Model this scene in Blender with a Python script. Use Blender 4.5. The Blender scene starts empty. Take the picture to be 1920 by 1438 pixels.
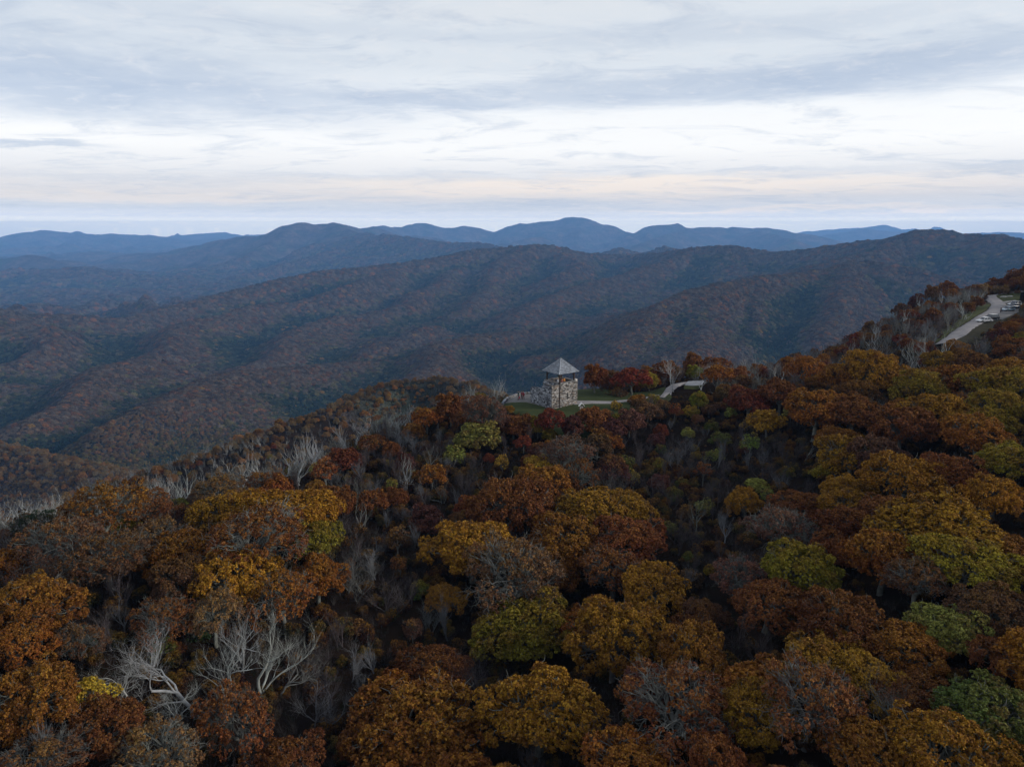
import bpy, bmesh, math, random
import numpy as np
from mathutils import Vector, Matrix

random.seed(7)
rng = np.random.default_rng(7)
scene = bpy.context.scene
C = scene.collection
rad = math.radians

# ------------------------------------------------------------------ camera
F = 1300.0                      # focal length in pixels of the 1920 px wide photograph
PITCH = rad(12.62)
CAM = np.array([0.0, 0.0, 37.0])
cam_d = bpy.data.cameras.new('camera')
cam_d.sensor_width = 36.0
cam_d.lens = 36.0 * F / 1920.0
cam_d.clip_start = 0.5
cam_d.clip_end = 120000.0
cam = bpy.data.objects.new('camera', cam_d)
C.objects.link(cam)
cam.location = CAM
cam.rotation_euler = (rad(90) - PITCH, 0, 0)
scene.camera = cam

# ------------------------------------------------------------------ render settings
scene.render.engine = 'CYCLES'
scene.view_settings.view_transform = 'Standard'
scene.view_settings.look = 'None'
scene.view_settings.gamma = 1.0
scene.view_settings.use_curve_mapping = False
scene.view_settings.exposure = 0.0
cy = scene.cycles
cy.max_bounces = 5
cy.diffuse_bounces = 2
cy.glossy_bounces = 1
cy.transmission_bounces = 2
cy.transparent_max_bounces = 4
cy.volume_bounces = 3
cy.use_denoising = True
cy.sample_clamp_indirect = 4.0
cy.use_adaptive_sampling = False

SP, CP = math.sin(PITCH), math.cos(PITCH)
def ray(px, py):
    cx = (np.asarray(px, float) - 960.0) / F
    cyy = (719.0 - np.asarray(py, float)) / F
    return np.stack([cx, CP + cyy * SP, -SP + cyy * CP], -1)
def P(px, py, Y):
    d = ray(px, py)
    return CAM + d * (Y / d[..., 1])[..., None] if d.ndim > 1 else CAM + d * (Y / d[1])
def project(x, y, z):
    x = np.asarray(x, float); y = np.asarray(y, float); z = np.asarray(z, float) - CAM[2]
    f = y * CP - z * SP
    u = y * SP + z * CP
    return 960 + F * x / f, 719 - F * u / f, f

# ------------------------------------------------------------------ node helpers
class NT:
    def __init__(s, tree):
        s.t = tree; s.n = tree.nodes; s.l = tree.links
    def new(s, typ, **kw):
        nd = s.n.new(typ)
        for k, v in kw.items():
            setattr(nd, k, v)
        return nd
    def put(s, sock, v):
        if isinstance(v, bpy.types.NodeSocket):
            s.l.new(v, sock)
        elif v is not None:
            if hasattr(sock, 'default_value') and isinstance(v, (tuple, list)) and len(v) == 3 and sock.type == 'RGBA':
                v = (*v, 1)
            sock.default_value = v
    def math(s, op, a, b=None, c=None, clamp=False):
        nd = s.new('ShaderNodeMath', operation=op); nd.use_clamp = clamp
        s.put(nd.inputs[0], a)
        if b is not None: s.put(nd.inputs[1], b)
        if c is not None: s.put(nd.inputs[2], c)
        return nd.outputs[0]
    def mix(s, f, a, b, blend='MIX'):
        nd = s.new('ShaderNodeMix', data_type='RGBA', blend_type=blend)
        s.put(nd.inputs[0], f); s.put(nd.inputs[6], a); s.put(nd.inputs[7], b)
        return nd.outputs[2]
    def noise(s, vec, scale, detail=3, rough=0.5, dist=0.0):
        nd = s.new('ShaderNodeTexNoise')
        s.put(nd.inputs['Vector'], vec); nd.inputs['Scale'].default_value = scale
        nd.inputs['Detail'].default_value = detail; nd.inputs['Roughness'].default_value = rough
        nd.inputs['Distortion'].default_value = dist
        return nd.outputs[0]
    def smooth(s, v, a, b, lo=0.0, hi=1.0):
        nd = s.new('ShaderNodeMapRange', interpolation_type='SMOOTHSTEP')
        s.put(nd.inputs[0], v); nd.inputs[1].default_value = a; nd.inputs[2].default_value = b
        nd.inputs[3].default_value = lo; nd.inputs[4].default_value = hi
        return nd.outputs[0]
    def xyz(s, x, y, z):
        nd = s.new('ShaderNodeCombineXYZ')
        for i, v in enumerate((x, y, z)): s.put(nd.inputs[i], v)
        return nd.outputs[0]

def srgb(r, g, b):
    f = lambda c: (c / 255 / 12.92) if c / 255 <= 0.04045 else ((c / 255 + 0.055) / 1.055) ** 2.4
    return (f(r), f(g), f(b))

# ------------------------------------------------------------------ world: broken high overcast at dusk
SUN_EL, SUN_ROT = 20.0, 100.0     # the soft glow comes from over the right shoulder
world = bpy.data.worlds.new('World'); scene.world = world; world.use_nodes = True
w = NT(world.node_tree); w.n.clear()
tc = w.new('ShaderNodeTexCoord')
sep = w.new('ShaderNodeSeparateXYZ'); w.l.new(tc.outputs['Generated'], sep.inputs[0])
X, Y, Z = sep.outputs
el = w.math('MULTIPLY', w.math('ARCSINE', Z), 57.2958)
az = w.math('MULTIPLY', w.math('ARCTAN2', X, Y), 57.2958)
zz = w.math('ADD', w.math('MAXIMUM', Z, 0.0), 0.11)
pl = w.xyz(w.math('DIVIDE', X, zz), w.math('DIVIDE', Y, zz), 0.0)       # cloud deck seen in perspective
pls = w.xyz(w.math('DIVIDE', X, zz), w.math('MULTIPLY', w.math('DIVIDE', Y, zz), 1.7), 3.0)
# direction coordinates for streaky layers
warp = w.math('MULTIPLY', w.math('SUBTRACT', w.noise(w.xyz(w.math('MULTIPLY', az, 0.06), w.math('MULTIPLY', el, 0.25), 1.0), 1.0, 5, 0.62), 0.5), 6.5)
elw = w.math('ADD', el, warp)
warp2 = w.math('MULTIPLY', w.math('SUBTRACT', w.noise(w.xyz(w.math('MULTIPLY', az, 0.11), w.math('MULTIPLY', el, 0.9), 7.0), 1.0, 6, 0.68), 0.5), 2.6)
elw2 = w.math('ADD', el, warp2)
ramp = w.new('ShaderNodeValToRGB')
cr = ramp.color_ramp
stops = [(-2, (176, 192, 214)), (0.0, (190, 205, 225)), (1.3, (209, 217, 228)), (2.6, (228, 224, 224)), (4.2, (234, 235, 238)),
         (6.2, (251, 251, 250)), (9.0, (247, 249, 250)), (12.0, (229, 235, 241)), (15.0, (228, 234, 240)), (22, (222, 228, 234)), (40, (208, 214, 226)), (90, (190, 198, 215))]
w.put(ramp.inputs[0], w.math('DIVIDE', w.math('ADD', w.math('ADD', el, 2.0), w.math('MULTIPLY', warp2, 0.25)), 92.0))
while len(cr.elements) > 1: cr.elements.remove(cr.elements[0])
cr.elements[0].position = 0; cr.elements[0].color = (*srgb(*stops[0][1]), 1)
for e_, c_ in stops[1:]:
    k = cr.elements.new((e_ + 2) / 92.0); k.color = (*srgb(*c_), 1)
col = ramp.outputs[0]
def blob(az0, el0, saz, sel, e, tilt=0.0):
    a = w.math('DIVIDE', w.math('SUBTRACT', az, az0), saz)
    ee = w.math('SUBTRACT', e, w.math('ADD', w.math('MULTIPLY', w.math('SUBTRACT', az, az0), tilt), el0))
    b = w.math('DIVIDE', ee, sel)
    r2 = w.math('ADD', w.math('MULTIPLY', a, a), w.math('MULTIPLY', b, b))
    return w.math('EXPONENT', w.math('MULTIPLY', r2, -1.0))
def azel(px, py):
    d = ray(px, py); d = d / np.linalg.norm(d)
    return math.degrees(math.atan2(d[0], d[1])), math.degrees(math.asin(d[2]))
CLOUD = srgb(176, 191, 213)
def cloud(px, py, wx, wy, amt, e, c=CLOUD, tilt=0.0):
    global col
    a0, e0 = azel(px, py); a1, e1 = azel(px + wx, py); a2, e2 = azel(px, py - wy)
    m = blob(a0, e0, abs(a1 - a0) + 0.1, abs(e2 - e0), e, tilt)
    m = w.math('MULTIPLY', w.smooth(m, 0.12, 0.95), amt)
    col = w.mix(m, col, c)
cloud(150, 150, 620, 95, 0.75, elw, tilt=-0.02)
cloud(1250, 168, 640, 38, 0.62, elw2, tilt=0.028)
cloud(1720, 125, 520, 60, 0.62, elw2, tilt=0.03)
cloud(760, 188, 190, 22, 0.6, elw2)
cloud(450, 40, 700, 40, 0.22, elw)
cloud(1350, 60, 500, 30, 0.30, elw2)
cloud(60, 272, 150, 9, 0.62, elw2)
cloud(780, 335, 380, 16, 0.33, elw2)
cloud(1860, 318, 150, 10, 0.60, elw2)
cloud(1450, 322, 380, 11, 0.25, elw2)
cloud(250, 335, 420, 12, 0.25, elw2)
cloud(1000, 385, 260, 7, 0.30, elw2)
WARM = srgb(254, 240, 226)
cloud(1150, 350, 800, 22, 0.75, elw2, WARM)
cloud(300, 372, 500, 12, 0.5, elw2, WARM)
cloud(1150, 262, 900, 34, 0.7, elw2, srgb(248, 249, 249))
cloud(1500, 392, 500, 7, 0.45, elw2, WARM)
cloud(900, 20, 500, 30, 0.5, elw2, srgb(232, 235, 238))
# wisps everywhere
wn = w.noise(pls, 1.9, 7, 0.66, 0.8)
col = w.mix(w.math('MULTIPLY', w.smooth(wn, 0.48, 0.72), 0.45), col, CLOUD)
wn2 = w.noise(pl, 7.0, 5, 0.7, 0.4)
col = w.mix(w.math('MULTIPLY', w.smooth(wn2, 0.48, 0.75), 0.34), col, srgb(244, 242, 242))
sky = w.new('ShaderNodeTexSky', sky_type='NISHITA')
sky.sun_disc = False; sky.sun_elevation = rad(SUN_EL); sky.sun_rotation = rad(SUN_ROT)
sky.altitude = 1600
skc = w.mix(1.0, sky.outputs[0], (0.10, 0.10, 0.10, 1), 'MULTIPLY')
col = w.mix(0.10, col, skc)
# added sky brightness low on the horizon, making up for what the haze dims
gr = w.new('ShaderNodeValToRGB'); ge = gr.color_ramp
while len(ge.elements) > 1: ge.elements.remove(ge.elements[0])
G_ = [(-2, (.05, .05, .055)), (-1.75, (.05, .05, .055)), (-1.45, (1.06, .84, .56)), (.45, (1.0, .81, .56)), (.85, (.52, .46, .40)), (1.4, (.345, .325, .305)), (2.2, (.29, .282, .275)), (3.4, (.300, .290, .280)), (6, (.302, .296, .290)), (9, (.288, .286, .284)), (12, (.262, .262, .262))]
ge.elements[0].position = 0; ge.elements[0].color = (*G_[0][1], 1)
for e_, c_ in G_[1:]:
    k = ge.elements.new((e_ + 2) / 14.0); k.color = (*c_, 1)
w.put(gr.inputs[0], w.math('DIVIDE', w.math('ADD', el, 2.0), 14.0))
sc_ = w.new('ShaderNodeVectorMath', operation='SCALE'); w.put(sc_.inputs[0], gr.outputs[0]); sc_.inputs[3].default_value = 4.0
mu_ = w.new('ShaderNodeVectorMath', operation='MULTIPLY'); w.put(mu_.inputs[0], col); w.l.new(sc_.outputs[0], mu_.inputs[1]); col = mu_.outputs[0]
bg = w.new('ShaderNodeBackground'); w.put(bg.inputs[0], col); bg.inputs[1].default_value = 1.0
wo = w.new('ShaderNodeOutputWorld'); w.l.new(bg.outputs[0], wo.inputs[0])
world.cycles.sampling_method = 'AUTOMATIC'

sun_d = bpy.data.lights.new('sun', 'SUN'); sun_d.energy = 3.0; sun_d.angle = rad(15); sun_d.color = (1.0, 0.92, 0.84)
sun = bpy.data.objects.new('sun', sun_d); C.objects.link(sun)
a_ = rad(SUN_ROT); e_ = rad(SUN_EL)
sdir = Vector((math.sin(a_) * math.cos(e_), math.cos(a_) * math.cos(e_), math.sin(e_)))
sun.rotation_euler = sdir.to_track_quat('Z', 'Y').to_euler()

# ------------------------------------------------------------------ numpy noise
_perm = np.random.default_rng(3).permutation(512).astype(np.int64)
_ang = np.random.default_rng(4).uniform(0, 2 * np.pi, 512)
def perlin(x, y):
    x = np.asarray(x, float); y = np.asarray(y, float)
    xi = np.floor(x).astype(np.int64); yi = np.floor(y).astype(np.int64)
    xf = x - xi; yf = y - yi
    u = xf * xf * xf * (xf * (xf * 6 - 15) + 10); v = yf * yf * yf * (yf * (yf * 6 - 15) + 10)
    def g(ix, iy, dx, dy):
        h = _perm[(_perm[ix & 511] + iy) & 511]
        a = _ang[h]
        return np.cos(a) * dx + np.sin(a) * dy
    n00 = g(xi, yi, xf, yf); n10 = g(xi + 1, yi, xf - 1, yf)
    n01 = g(xi, yi + 1, xf, yf - 1); n11 = g(xi + 1, yi + 1, xf - 1, yf - 1)
    return ((n00 * (1 - u) + n10 * u) * (1 - v) + (n01 * (1 - u) + n11 * u) * v) * 1.5
def fbm(x, y, o=4, g=0.5):
    s = 0; a = 1
    for i in range(o):
        s = s + a * perlin(x * 2 ** i + 17.3 * i, y * 2 ** i - 9.1 * i); a *= g
    return s
def sstep(a, b, x):
    t = np.clip((x - a) / (b - a), 0, 1); return t * t * (3 - 2 * t)

# ------------------------------------------------------------------ terrain: ridge skeletons seen in the photograph, placed at their distance
def line(pts, k, lam, r0, tree=8.0):
    p = np.array([P(a, b, c) for a, b, c in pts]); p[:, 2] -= tree
    return dict(p=p, k=k, lam=lam, r0=r0)
def cD(pts, D): return [(a, b, D) for a, b in pts]
SK = [
 line(cD([(-260,452),(-120,440),(0,445),(30,443),(60,436),(85,431),(110,433),(140,438),(175,439),(200,437),(240,443),(275,440),(310,444),(350,450),(420,462)], 16500), .22, 1800, 300),
 line(cD([(300,450),(330,443),(360,439),(395,437),(415,436),(440,439),(460,441),(490,440),(560,444)], 20000), .2, 2000, 400),
 line(cD([(1490,440),(1512,434),(1548,430),(1614,427),(1634,424),(1654,422),(1679,427),(1719,425),(1740,430),(1781,434),(1803,428),(1818,428),(1840,432),(1858,437),(1876,432),(1898,428),(1920,428),(2000,432),(2100,428)], 21000), .2, 2000, 400),
 line(cD([(1530,446),(1556,439),(1590,434),(1625,428),(1650,432),(1676,434),(1700,438),(1760,442),(1840,436),(1900,434),(1960,440),(2080,436)], 16500), .25, 1500, 250),
 line(cD([(1540,452),(1580,445),(1610,441),(1640,440),(1680,443),(1760,450)], 17000), .25, 1300, 200),
 # the main blue range
 line([(-120,500,9000),(-40,492,9200),(60,500,9500),(150,490,9800),(200,483,9900),(250,474,10000),(300,471,10000),(350,463,10000),(400,450,10000),(450,444,9800),(500,438,9600),(525,424,9500),(545,421,9500),(570,417,9500),(590,420,9500),(610,418,9600),(625,415,9700),(650,421,10000),(690,425,10600),(705,424,11200)], .42, 900, 60),
 line([(640,430,13000),(720,423,13500),(750,424,13700),(780,419,14000),(800,418,14000),(830,423,14000),(850,425,14000),(870,423,14000),(900,427,14000),(925,432,14000),(940,427,14000),(975,416,14000),(1000,417,13900),(1040,414,13800),(1060,408,13800),(1075,407,13800),(1100,410,13800),(1125,418,13700),(1150,423,13600),(1175,433,13400),(1190,435,13300),(1210,424,13200),(1230,419,13100),(1270,419,13000),(1290,425,13000),(1310,422,12900),(1330,423,12900),(1365,427,12800),(1375,423,12800),(1420,426,12800),(1460,428,12700),(1500,434,12500),(1540,444,12300),(1600,456,12000)], .42, 1000, 70),
 line([(1010,440,12000),(960,455,11000),(880,470,10000)], .4, 700, 60),
 line([(1290,428,12500),(1220,450,10800),(1180,470,9500)], .4, 700, 60),
 line([(1420,430,12200),(1500,452,10500),(1440,470,9000),(1400,485,8000)], .4, 700, 60),
 line([(625,420,9500),(700,446,8000),(731,442,7600),(760,446,7400),(793,451,7200),(859,458,7000),(895,456,6800),(950,467,6500)], .4, 600, 50),
 line([(690,446,8000),(600,478,7200),(520,500,6800),(440,520,6400)], .38, 600, 50),
 line([(545,425,9300),(480,470,8300),(420,500,7600),(330,520,7000)], .38, 600, 50),
 line([(1100,482,6300),(1130,476,6200),(1161,465,6100),(1200,476,6100),(1220,474,6000),(1245,463,5900),(1275,470,5800),(1340,480,5600)], .42, 500, 40),
 line([(-80,492,8000),(0,485,8000),(50,478,8000),(80,480,8000),(120,492,7900),(160,500,7700),(240,510,7300)], .35, 600, 60),
 line(cD([(80,488),(110,480),(130,473),(150,478),(170,487)], 12500), .4, 600, 60),
 line([(-60,560,5600),(60,548,5700),(200,545,5800),(330,552,5600)], .25, 500, 60),
 # the long dark range across the valley
 line([(-300,540,2000),(-120,565,2100),(0,578,2300),(40,592,2400),(90,588,2450),(140,590,2500),(200,597,2600),(240,596,2700),(300,580,2900),(370,562,3100),(440,545,3300),(520,525,3500),(600,508,3700),(700,500,3900),(780,490,4100),(830,481,4200),(880,470,4300),(940,465,4400),(1000,459,4400),(1030,460,4400),(1060,468,4500),(1100,476,4600),(1140,478,4700),(1200,478,4600),(1240,475,4300),(1290,467,4000),(1330,462,3900),(1370,461,3800),(1410,467,3750),(1450,473,3700),(1500,470,3600),(1560,460,3500),(1620,451,3400),(1660,449,3300),(1700,438,3200),(1730,432,3100),(1770,432,3100),(1800,438,3050),(1840,441,3000),(1870,441,2900),(1900,446,2850),(1920,450,2800),(2050,455,2500),(2250,470,2200)], .46, 420, 35),
 line([(740,503,3900),(700,522,3500),(656,533,3300),(547,568,3000),(430,580,2700),(365,606,2400),(292,646,2000),(200,700,1700)], .45, 260, 22),
 line([(860,500,4000),(800,548,3200),(700,590,2700),(638,596,2600),(547,632,2200),(437,690,1800),(350,750,1500)], .45, 240, 22),
 line([(383,693,1850),(300,663,1800),(200,690,1550),(117,750,1300),(40,790,1150)], .42, 240, 20),
 line([(760,676,1850),(633,680,1700),(567,681,1650),(433,697,1500),(367,720,1350),(300,750,1200),(230,800,1050)], .42, 220, 20),
 line([(1300,560,2900),(1250,590,2600),(1077,612,2300),(1004,618,2200),(895,626,2000),(815,638,1900),(768,672,1650),(740,700,1500)], .45, 240, 20),
 line([(1290,472,3900),(1190,515,3400),(1100,530,3200),(1040,555,2900),(960,590,2600)], .45, 260, 25),
 line([(1000,462,4350),(930,500,3800),(900,540,3300),(870,580,2800)], .45, 260, 25),
 line([(1060,470,4400),(1080,495,3900),(1050,515,3500)], .45, 260, 25),
 line([(1920,560,2050),(1870,540,2200),(1803,522,2300),(1730,500,2400),(1639,489,2500),(1530,507,2400),(1439,518,2300),(1329,529,2150),(1293,540,2050),(1238,584,1850),(1190,640,1600)], .46, 240, 20),
 line([(1439,518,2300),(1400,570,2000),(1380,640,1700)], .45, 220, 18),
 line([(1600,492,2500),(1560,560,2000),(1530,610,1750)], .45, 220, 18),
 line([(1329,532,2150),(1310,600,1800),(1290,660,1500)], .45, 220, 18),
 line([(1720,440,3150),(1640,466,2950),(1560,480,2850)], .45, 240, 20),
 # near spurs
 line([(-200,790,850),(0,828,700),(70,843,680),(140,858,650),(200,885,620)], .5, 160, 12),
 line([(1010,780,300),(960,742,360),(930,725,430),(870,703,480),(820,692,500),(760,698,500),(700,712,480),(640,740,440),(560,770,400),(480,795,370),(430,812,345),(350,830,335),(260,862,330),(170,900,320),(80,930,300),(0,950,290)], .62, 110, 10),
]
def floor_z(R):
    return -410 - 160 * sstep(2800, 5200, R) - 60 * sstep(8000, 14000, R)
def seg_h(x, y, R, S):
    fz = floor_z(R)
    if S['lam'] in (260, 240, 220):      # side spurs wander
        x, y = (x + perlin(x / 430 + 60, y / 430) * 75 + perlin(x / 170, y / 170 + 33) * 22, y + perlin(x / 430, y / 430 + 71) * 75 + perlin(x / 170 + 15, y / 170) * 22)
    p = S['p']; best_d = np.full(x.shape, 1e9); best_z = np.zeros(x.shape); best_s = np.zeros(x.shape)
    acc = 0.0
    for i in range(len(p) - 1):
        a, b = p[i], p[i + 1]
        dx, dy = b[0] - a[0], b[1] - a[1]; L2 = dx * dx + dy * dy; L = math.sqrt(L2)
        t = np.clip(((x - a[0]) * dx + (y - a[1]) * dy) / L2, 0, 1)
        d = np.hypot(x - a[0] - t * dx, y - a[1] - t * dy)
        m = d < best_d
        best_d = np.where(m, d, best_d); best_z = np.where(m, a[2] + t * (b[2] - a[2]), best_z)
        best_s = np.where(m, acc + t * L, best_s)
        acc += L
    lam = S['lam']
    sw = best_s + 0.35 * lam * perlin(x / lam, y / lam)
    n = perlin(sw / lam, S['p'][0, 0] * .01 + best_d / (lam * 3)) + 0.5 * perlin(sw / lam * 2.3, 9.7 + best_d / (lam * 1.5))
    kk = S['k'] * 1.5 * (1 + 0.16 * np.clip(n, -1, 1))
    dd = np.sqrt(best_d ** 2 + S['r0'] ** 2) - S['r0']
    rel = np.maximum(best_z - fz, 60)
    return fz + rel * np.exp(-kk * dd / rel), best_d
def h_far(x, y):
    R = np.hypot(x, y)
    sc = 3 + 0.0035 * R
    hs = None; dmin = None
    hm = np.full(x.shape, -1e9); lst = []
    for S in SK:
        h, d = seg_h(x, y, R, S)
        lst.append(h); hm = np.maximum(hm, h)
        dmin = d if dmin is None else np.minimum(dmin, d)
    acc = 0
    for h in lst: acc = acc + np.exp(np.clip((h - hm) / sc, -40, 0))
    h = hm + sc * np.log(acc) * 0.6
    w1 = sstep(0, 350, dmin)
    n = fbm(x / 620, y / 620, 4) * 26 * w1 * sstep(500, 1500, R) + fbm(x / 1900 + 5, y / 1900, 4) * 75 * sstep(0, 900, dmin) * sstep(4500, 7000, R)
    al = -.5 * x - .85 * y; ac = .85 * x - .5 * y
    wx = perlin(x / 800 + 3, y / 800) * 430; wy = perlin(x / 800, y / 800 + 8) * 430
    r1 = 1 - 2.3 * np.abs(perlin((ac + wx) / 740, (al + wy) / 800))
    r2 = 1 - 2.3 * np.abs(perlin((x + wx * .5) / 300 + 40, (y + wy * .5) / 360 + 11))
    r5 = 1 - 2.3 * np.abs(perlin((x + wy * .3) / 130 + 4, (y + wx * .3) / 150 + 21))
    wm = sstep(60, 520, dmin) * sstep(650, 1300, R)
    n = n + (r1 * 50 * wm + (r2 * 46 * (1 + .4 * r1) + r5 * 15 * (1 + .6 * r2)) * sstep(120, 520, dmin) * sstep(650, 1300, R)) * (1 - .5 * sstep(4600, 5600, R)) * (1 - sstep(6000, 8000, R))
    r3 = 1 - 2.2 * np.abs(perlin((x + wx * 2) / 1500 + 20, (y + wy * 2) / 1500)); r4 = 1 - 2.2 * np.abs(perlin((x + wx) / 600 + 20, (y + wy) / 700))
    n = n + (r3 * 120 + r4 * 45) * sstep(60, 1100, dmin) * sstep(5200, 8000, R)
    n = n + (fbm(x / 420 + 9, y / 420, 4) * 17 + np.abs(perlin(x / 900, y / 900 + 4)) * -40 + 10) * sstep(6500, 9500, R)
    n2 = fbm(x / 190, y / 190, 3) * 7 * sstep(20, 160, dmin) * sstep(350, 900, R)
    return h + n + n2
NEAR = np.array([
 (11,140,0),(0,143,0),(-5,141,-.4),(22,150,.2),(30,155,.2),(11,150,.2),(45,165,0),(8,132,-.6),(20,135,-.4),(-8,130,-2),(52,168,0.2),
 (30,118,-2.2),(38,105,-2.5),(22,95,-4),(12,75,-6),(3,60,-8),(-4,48,-8),(-12,60,-6.5),(-10,80,-6),(-8,105,-5),(-25,115,-5.5),(-18,45,-5),(45,125,0),(40,90,-2),
 (-4,33,-1),(6,35,1),(15,30,2),(22,38,3),(35,40,5),(0,26,0),(30,28,5),(18,50,0),(10,48,-1),
 (28,62,0.5),(36,58,4),(50,60,7),(42,75,3.5),(60,85,8),(54,105,4.5),(70,115,7),(62,135,4),(90,120,9),(85,100,10),
 (100,150,9),(130,155,12),(84,206,-3.5),(80,188,-3),(100,192,3.2),(118,222,4.5),(148,252,10.5),(199,272,12),(180,262,13),(60,150,2),(75,160,1.5),(95,170,4),
 (50,178,-1.2),(66,190,-4),(25,168,-.8),(14,163,-1.2),(40,186,-3.5),
 (-20,70,-2),(-33,62,1),(-28,78,-1),(-45,70,0),(-40,45,4),(-24,40,0),(-60,80,-4),(-45,92,-4),(-50,106,-8),(-42,125,-9),(-33,150,-9),(-75,118,-14),(-89,113,-16),(-30,35,2),
 (-62,135,-26),(-45,165,-27),(-20,175,-15),(-30,200,-38),(-100,150,-48),(0,166,-6),(5,200,-32),(20,230,-55),(60,230,-52),(-150,200,-95),(-80,240,-85),(5,290,-68),(60,300,-105),(120,300,-75),(112,255,-24),
 (200,320,-10),(260,320,0),(-120,105,-28),(-120,60,-12),(-80,40,1),(0,0,-3),(60,0,6),(-60,0,-2),(120,60,16),(160,100,20),(200,160,20),(200,220,15),(90,0,12),(300,200,12),(-200,100,-70),(-200,0,-35),
 (0,-60,-6),(100,-60,8),(-100,-60,-20),(240,280,12),(170,200,13.5),(165,185,15),(300,400,-60),(200,420,-120),(100,420,-170),(0,420,-110)
], float)
ROADPX = [(1755,646,163),(1772,634,168),(1800,618,178),(1824,605,188),(1845,594,198),(1862,582,210),(1872,571,222),(1862,563,232),(1856,556,242),(1875,552,250),(1900,551,252),(1900,575,213),(1885,590,200),(1910,565,228),(1925,590,206),
          (1850,608,188),(1790,619,177),(1828,590,199),(1852,572,219),(1890,561,236),(1815,630,172),
          (945,752,147),(960,745,150.5),(981,748,149),(985,739,154),(1000,736,155.5),(1000,752,147),(1000,765,141)]
NEAR = np.vstack([NEAR, np.array([P(*q) for q in ROADPX]), np.array([(-4,160,-3.0),(-6,150,-1.2)])])
def _rbf_fit(c):
    n = len(c); d = np.hypot(c[:, None, 0] - c[None, :, 0], c[:, None, 1] - c[None, :, 1])
    A = np.zeros((n + 3, n + 3)); A[:n, :n] = d + np.eye(n) * -0.4
    A[:n, n] = 1; A[:n, n + 1:] = c[:, :2]; A[n, :n] = 1; A[n + 1:, :n] = c[:, :2].T
    return np.linalg.solve(A, np.r_[c[:, 2], 0, 0, 0])
_rw = _rbf_fit(NEAR)
def h_near(x, y):
    n = len(NEAR); out = _rw[n] + _rw[n + 1] * x + _rw[n + 2] * y
    for i in range(n):
        out = out + _rw[i] * np.sqrt((x - NEAR[i, 0]) ** 2 + (y - NEAR[i, 1]) ** 2 + 20.0)
    return out
def H(x, y):
    x = np.asarray(x, float); y = np.asarray(y, float); sh = x.shape
    x = x.ravel(); y = y.ravel(); R = np.hypot(x, y)
    out = np.zeros(x.shape); rt = sstep(20, 120, x); wb = sstep(0, 1, (R - 230 - 150 * rt) / 170)
    m = wb < 1; out[m] += (1 - wb[m]) * h_near(x[m], y[m])
    m = wb > 0
    if m.any(): out[m] += wb[m] * h_far(x[m], y[m])
    return out.reshape(sh)

AZ = np.radians(np.linspace(-60, 60, 640))
RR = np.exp(np.linspace(math.log(7), math.log(23500), 800))
gx = RR[:, None] * np.sin(AZ)[None]; gy = RR[:, None] * np.cos(AZ)[None]
gz = H(gx, gy)
print('terrain', gz.min(), gz.max())

_l0, _dl = math.log(RR[0]), math.log(RR[1] / RR[0]); _a0, _da = AZ[0], AZ[1] - AZ[0]
def Hm(x, y):
    """height of the built terrain mesh"""
    x = np.asarray(x, float); y = np.asarray(y, float)
    r = np.hypot(x, y); i = np.clip((np.log(np.maximum(r, 7.01)) - _l0) / _dl, 0, len(RR) - 1.001); j = np.clip((np.arctan2(x, y) - _a0) / _da, 0, len(AZ) - 1.001)
    i0 = i.astype(int); j0 = j.astype(int); fi = i - i0; fj = j - j0
    return (gz[i0, j0] * (1 - fj) + gz[i0, j0 + 1] * fj) * (1 - fi) + (gz[i0 + 1, j0] * (1 - fj) + gz[i0 + 1, j0 + 1] * fj) * fi
_true_H = H
H = Hm
def crest_point(px, py, up, lim=290.0):
    """like ground_hit, but a line of sight that passes over the ridge gets the place where it clears the ridge by least"""
    d = ray(px, py); h = math.hypot(d[0], d[1]); t = np.arange(25, lim, 0.5) / h
    q = CAM[None] + d[None] * t[:, None]; g = H(q[:, 0], q[:, 1]) + up; c = q[:, 2] - g
    i = int(np.argmax(c < 0)) if (c < 0).any() else int(np.argmin(c))
    return np.array([q[i, 0], q[i, 1], q[i, 2]])
def ground_hit(px, py, up=0.0):
    """first point where the line of sight through a photograph position meets the ground (raised by up)"""
    d = ray(px, py); h = math.hypot(d[0], d[1])
    t = np.concatenate([np.arange(12, 420, 0.5), np.arange(420, 6000, 12)]) / h
    q = CAM[None] + d[None] * t[:, None]
    g = H(q[:, 0], q[:, 1]) + up
    i = np.argmax(q[:, 2] < g)
    if i == 0: return None
    a = (q[i - 1, 2] - g[i - 1]); b = (g[i] - q[i, 2]); f = a / max(a + b, 1e-6)
    r = q[i - 1] * (1 - f) + q[i] * f
    return np.array([r[0], r[1], r[2]])

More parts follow.
